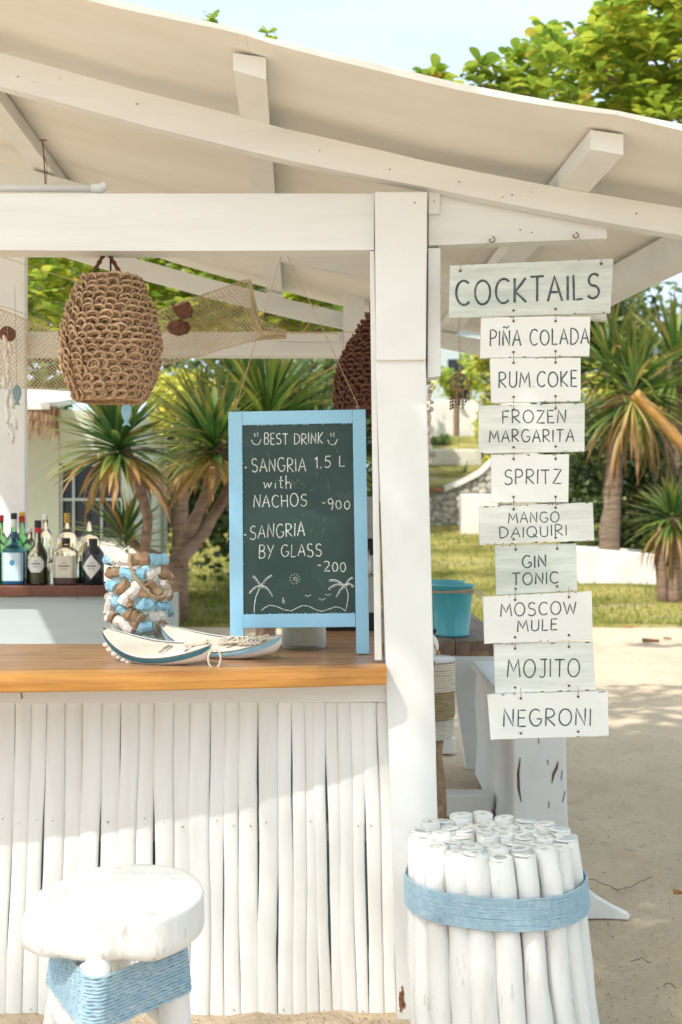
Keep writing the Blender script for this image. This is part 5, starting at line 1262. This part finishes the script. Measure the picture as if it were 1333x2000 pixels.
def cloud(name, px0, px1, py0, py1, Y0, Y1, n, L, m, label, base_px, cat='tree', groups=14, trunk=True, group=None):
    cx0 = (px0+px1)/2; Ym = (Y0+Y1)/2; b_ = rp(base_px, Ym); t = thing(name, b_, label, cat, group); mb = MB()
    bl_ = [(rnd(px0,px1), rnd(py0,py1), rnd(Y0,Y1), rnd(.5,1)) for _ in range(groups)]
    wpx = (px1-px0)*.30; hpx = (py1-py0)*.30
    for i in range(n):
        g = random.choice(bl_); px, py = random.gauss(g[0], wpx*.5*g[3]), random.gauss(g[1], hpx*.55*g[3])
        px = min(max(px, px0-10), px1+10); Y = g[2]+rnd(-.6,.6)
        if py < py0: continue
        d = Vector((rnd(-1,1), rnd(-1,1), rnd(-.6,1))).normalized(); Lk = L*rnd(.6,1.2)
        c = P(px, py, Y); xa_ = d.orthogonal().normalized()*Lk*.3
        mb.add([c, c+d*Lk*.5+xa_, c+d*Lk, c+d*Lk*.5-xa_], [(0,1,2,3)])
    if trunk: trunk_part(t, [b_, P(base_px+3, (py0+py1)/2+40, Ym), P(cx0, (py0+py1)/2, Ym)], [.12,.09,.05], W['trunk'])
    o = obj('crown' if trunk else 'foliage', mb, LF[m], t); o['kind'] = 'stuff'
    return t
bgp = 'trees on the slope beyond the lawn'
cloud('bush', 300,408,728,830,15.5,16.5,2600,.10,'yellow','bright yellow-green bush between the woven lamp and the dracaenas',352,'bush',trunk=True)
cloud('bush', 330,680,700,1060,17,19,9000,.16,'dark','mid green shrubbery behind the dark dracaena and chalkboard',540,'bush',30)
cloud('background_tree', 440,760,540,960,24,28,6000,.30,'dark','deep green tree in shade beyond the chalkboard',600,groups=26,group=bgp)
cloud('background_tree', -260,120,480,900,24,28,5000,.30,'mid','mid green tree behind the house at the left edge',-60,groups=22,group=bgp)
cloud('background_tree', 90,330,440,660,26,30,4500,.28,'sunny','sunlit tree beyond the house, behind the woven lamp',200,groups=20,group=bgp)
cloud('background_tree', 320,700,440,680,28,32,5500,.30,'sunny','wide sunlit tree far behind the net',520,groups=26,group=bgp)
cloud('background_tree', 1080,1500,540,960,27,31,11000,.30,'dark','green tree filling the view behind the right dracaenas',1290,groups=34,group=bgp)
cloud('background_tree', 1150,1400,700,900,24,26,1800,.22,'yellow','yellow-green tree glimpsed between the trunks on the right',1330,groups=14,group=bgp)
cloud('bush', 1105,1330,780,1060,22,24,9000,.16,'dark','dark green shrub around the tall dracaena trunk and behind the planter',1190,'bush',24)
cloud('bush', 1230,1420,1000,1110,21,23,3000,.14,'mid','low green shrub at the right edge behind the low dracaena',1330,'bush',12)
cloud('bush', 862,930,690,765,34.6,35.4,700,.22,'sunny','leafy shrub above the white wall, behind the dreamcatcher',890,'bush',8)
cloud('bush', 925,965,680,860,30,31,1400,.20,'yellow','tall yellow-green shrub beside the RUM COKE board',948,'bush',8)
cloud('bush', 845,880,845,880,32.8,33.6,400,.14,'mid','tuft of green plants at the foot of the upper white wall',860,'bush',5,trunk=False)
cloud('bush', 948,975,890,925,29.5,30,300,.14,'yellow','yellowish shrub just left of the SPRITZ board',960,'bush',5,trunk=False)
cloud('background_tree', 640,1250,560,780,44,50,7000,.45,'mid','distant hazy treeline above the terraces',940,groups=30,group=bgp)

# ------------------------------------------------------------------ terraces and walls on the right
def wallx(px, Y): return (px-667)/F*Y
mb = MB(); mb.grid([[(x, Y, z) for (Y, z) in ((26.9,2.0),(29,2.35),(31.3,2.68))] for x in (.9,2,3,4,5.4)]); o = obj('terrace_lawn', mb, W['lawn']); tag(o, None, kind='structure')
mb = MB(); mb.grid([[(x, Y, z) for (Y, z) in ((31.7,3.02),(33,3.3),(34.9,3.64))] for x in (.9,2,3,4,5.4)]); o = obj('terrace_lawn', mb, W['lawn']); tag(o, None, kind='structure')
sw = thing('stone_wall', (2.6, 26.4, 1.1), 'rubble stone retaining wall with white curved coping below the terrace', 'wall')
def cop(x): return interp(x, [(.9,1.98),(wallx(868,26.4),2.0),(wallx(905,26.4),2.17),(wallx(940,26.4),2.36),(wallx(962,26.4),2.6),(4.2,2.75)])
mb = MB(); rows = []
for i in range(20):
    x = lerp(.9, 4.2, i/19); z = cop(x)-.07; rows.append([(x,26.42,.9),(x,26.42,z),(x,26.9,z),(x,26.9,.9)])
mb.grid([[Vector(p) for p in r] for r in rows]); obj('mortar_core', mb, W['mortar'], sw)
mb = MB(); rows = []
for i in range(20):
    x = lerp(wallx(868,26.4), 4.2, i/19); z = cop(x); rows.append([(x,26.3,z-.09),(x,26.3,z+.02),(x,26.95,z+.03),(x,26.95,z-.09),(x,26.3,z-.09)])
mb.grid(rows); obj('coping', mb, W['render'], sw)
mb = MB(); mb.box((.9,26.28,1.93),(wallx(866,26.4),26.9,1.99)); obj('clay_coping', mb, W['terracotta'], sw)
stm = []
for k in range(5):
    m_ = MB(); m_.ball((0,0,0), 1, 8, (1,.5,.8)); m_.v = [tuple(Vector(v)*(1+.35*noise.noise(Vector(v)*1.3+Vector((k*7,0,0))))) for v in m_.v]
    me = bpy.data.meshes.new('stone'); me.from_pydata(m_.v, [], m_.f); me.materials.append(W['stone']); stm.append(me)
x = 1.6; cnt = 0
while x < 3.6:
    z = 1.15
    while z < cop(x)-.12 and cnt < 240:
        s = rnd(.07,.12); inst('stone', random.choice(stm), sw, Matrix.Translation((x+rnd(-.04,.04), 26.40+rnd(-.02,.01), z)) @ Matrix.Rotation(rnd(0,6.28), 4, 'Y') @ Matrix.Scale(s, 4)); z += s*1.45; cnt += 1
    x += .16
uw = thing('garden_wall', (2.5,31.5,2.6), 'low whitewashed wall between the two upper terraces', 'wall'); mb = MB(); mb.box((.9,31.35,2.5),(5.4,31.68,3.08)); obj('masonry', mb, W['render'], uw, bevel=.03)
tw_ = thing('garden_wall', (2.5,35,3.5), 'tall white garden wall behind the dreamcatcher', 'wall'); mb = MB(); mb.box((.9,34.95,3.3),(5.4,35.2,4.66)); obj('masonry', mb, W['render'], tw_, bevel=.03)
wbx = thing('white_box', (wallx(935,25.2),25.2,1.1), 'plain white masonry block in front of the rubble wall beside the SPRITZ board', 'block'); mb = MB(); mb.box((wallx(903,25),25.0,.95),(wallx(975,25),25.6,P(0,965,25).z)); obj('block', mb, W['render'], wbx, bevel=.03)
fh = thing('far_house', (3,38,3), 'pale blue-grey house wall far behind the terraces', 'house'); mb = MB(); mb.box((2.2,38,2.2),(5.2,42,7.6)); obj('wall', mb, W['greywall'], fh)
mb = MB(); mb.box((1.9,37.6,7.6),(5.5,42.4,7.8)); obj('roof', mb, W['render'], fh)
mb = MB(); mb.box((3.3,37.95,5.0),(4.0,37.99,6.2)); obj('window', mb, W['darkglass'], fh)

# ------------------------------------------------------------------ beach house left
Yh = 13.5
hs = thing('beach_house', (-3.2, Yh, 0), 'pale green house with white roof, thatch fringe and dark windows behind the bottles', 'house')
def hx(px): return (px-667)/F*Yh
def hz(py): return CH-(py-1000)/F*Yh
mb = MB(); mb.box((hx(-300),Yh,0),(hx(116),Yh+.2,hz(800))); obj('wall', mb, W['housewall'], hs)
mb = MB(); mb.box((hx(116.5),Yh+.01,0),(hx(240),Yh+.19,hz(1058))); obj('wall', mb, W['housewall'], hs)
mb = MB(); mb.box((hx(116.5),Yh+.01,hz(905)),(hx(240),Yh+.19,hz(800))); obj('wall', mb, W['housewall'], hs)
mb = MB(); mb.box((hx(240.5),Yh,0),(hx(252),Yh+3,hz(800))); obj('side_wall', mb, W['housewall'], hs)
wn = MB(); wn.box((hx(117),Yh+.10,hz(1057)),(hx(239),Yh+.12,hz(906))); wf = MB()
for a in (117,141,196,236): wf.box((hx(a),Yh+.03,hz(1056)),(hx(a+4),Yh+.09,hz(907)))
for y in (1056,978,910): wf.box((hx(121.5),Yh+.04,hz(y)),(hx(235.5),Yh+.08,hz(y-5)))
o = obj('window', wf, W['greywall'], hs, bevel=.004); obj('pane', wn, W['darkglass'], o)
mb = MB(); mb.box((hx(-120),Yh-.05,0),(hx(18),Yh-.002,hz(860))); obj('door', mb, W['tealdoor'], hs, bevel=.01)
mb = MB(); mb.hexa([Vector(p) for p in [(hx(-400),Yh-1.0,hz(800)+.05),(hx(140),Yh-1.0,hz(812)+.05),(hx(140),Yh-1.0,hz(818)+.02),(hx(-400),Yh-1.0,hz(812)),(hx(-400),Yh+3,hz(700)+.05),(hx(110),Yh+3,hz(712)),(hx(110),Yh+3,hz(722)),(hx(-400),Yh+3,hz(710))]]); obj('roof', mb, W['render'], hs)
mb = MB()
for i in range(900):
    x = rnd(hx(-200), hx(150)); ya = Yh-rnd(.85,.98); zt_ = hz(815)+.04; ln = rnd(.12,.36); dx = rnd(-.05,.05)
    mb.add([(x-.008,ya,zt_),(x+.008,ya,zt_),(x+dx+.003,ya-.03,zt_-ln),(x+dx-.003,ya-.03,zt_-ln)], [(0,3,2,1)])
o = obj('thatch_fringe', mb, W['thatch'], hs); o['kind'] = 'stuff'
lw = thing('low_garden_wall', (hx(240),12.2,0), 'low white wall below the dark windows behind the dracaena stems', 'wall'); mb = MB(); mb.box((hx(190),12.4,0),(hx(300),12.5,P(0,1058,12.4).z)); obj('masonry', mb, W['render'], lw)
# slim trunk on the lawn left of the chalkboard
q = rp(354, 18); st_ = thing('slim_palm', q, 'slim dark stemmed sapling on the lawn between vase and chalkboard', 'plant')
trunk_part(st_, [q, P(354,1150,18), P(352,1090,18)], [.10,.04,.03], W['trunkgrey']); head(st_, P(352,1085,18), .4, 24, dry=.5, low=-20)
# large leaf at the left edge behind the bottles
lp_ = thing('potted_leaf', P(0,960,7.2), 'large yellow-green leaf of a plant at the left edge above the bottles', 'plant')
mb = MB(); c = P(2,962,7.2); ring_ = [c+Vector((.075*math.cos(a), .02*math.cos(a*2), .085*math.sin(a))) for a in [k*math.pi/8 for k in range(16)]]; mb.add([c]+ring_, [(0,1+i,1+(i+1)%16) for i in range(16)]); obj('leaf', mb, LF['yellow'], lp_)
mb = MB(); mb.tube([c, P(-30,1010,7.25), P(-50,1130,7.3)], .006, 6); obj('stem', mb, LF['mid'], lp_)

# broad tree just in front of the bar, above the frame: the shade on the sand, signs and post is its shadow
sh = thing('shade_tree', (5.2, .6, 0), 'tall broad leaved tree whose crown overhangs the bar front and the sand', 'tree')
trunk_part(sh, [(5.2,.6,0),(5.0,.7,3.0),(4.0,1.2,5.6),(1.5,1.8,7.0)], [.26,.22,.16,.08], W['trunk'])
trunk_part(sh, [(4.4,1.0,5.0),(3.0,3.0,6.6),(1.5,5.0,7.4)], [.14,.09,.04], W['trunk'], 'limb'); trunk_part(sh, [(4.0,1.2,5.6),(1.0,.4,6.8),(-1.9,-.2,7.3)], [.12,.07,.03], W['trunk'], 'limb')
mb = MB(); k = 0
while k < 12500:
    x, y, z = rnd(-3.6,6.5), rnd(-2.2,7.2), rnd(6.6,7.8)
    gx_, gy_ = x+.5*(z-.4), y+.6*(z-.4)      # where this leaf's shadow meets the ground, roughly
    if shade_keep(x, y, z):
        d = Vector((rnd(-1,1), rnd(-1,1), rnd(-.4,.6))).normalized(); mb.add(leafpts((x,y,z), d, rnd(.14,.26), rnd(.05,.075)), LFF)
    k += 1
o = obj('leaf_mass', mb, LF['sunny'], sh); o['kind'] = 'stuff'

mb = MB()
for i in range(3600):                       # unseen leaf veil added high in the sun's path, only to soften it
    z = rnd(12.5, 15.0); gx_, gy_ = rnd(-2.6, 1.2), rnd(1.6, 4.4); t = z/SUN_DIR.z
    c = Vector((gx_, gy_, .6))+SUN_DIR*(t-.6/SUN_DIR.z)
    d = Vector((rnd(-1,1), rnd(-1,1), rnd(-.3,.3))).normalized(); L = rnd(.07,.11)
    mb.add([c, c+d*L*.5+d.cross(SUN_DIR)*L*.3, c+d*L, c+d*L*.5-d.cross(SUN_DIR)*L*.3], [(0,1,2,3)])
o = obj('leaf_mass', mb, LF['mid'], sh); o['kind'] = 'stuff'
trunk_part(sh, [(4.0,1.2,5.6),(0,-1,9.5),(-5.5,-4.5,12.6)], [.13,.10,.05], W['trunk'], 'limb')  # limbs reaching out to the added leaf veil
for e in [(-7.5,-6.5,13.6),(-8.5,-4.5,13.8),(-5.8,-6.8,14)]: trunk_part(sh, [(-5.5,-4.5,12.6), e], [.05,.015], W['trunk'], 'limb')

# shell bits, grit and twigs lying on the shaded sand
mb = MB()
for i in range(420):
    py = 1440+rnd(0,1)**.7*570; px = rnd(850,1345) if random.random() < .8 else rnd(345,800); Y = 1.48*F/(py-1000)
    if px < 800: Y = rnd(3.45,3.58)
    x = (px-667)/F*Y; s_ = rnd(.0015,.0045)*(1+.08*Y)
    mb.ball((x, Y, .004+terr(x,Y)+.030*noise.noise((x*1.6, Y*1.6, 0))+.022*noise.noise((x*4.5, Y*4.5, 3))+.013*noise.noise((x*10, Y*10, 5))), s_, 4, (1,rnd(.5,1),.5))
o = obj('shell_grit', mb, W['drift']); tag(o, 'dark and pale grit and shell bits scattered over the sand', 'grit', kind='stuff')
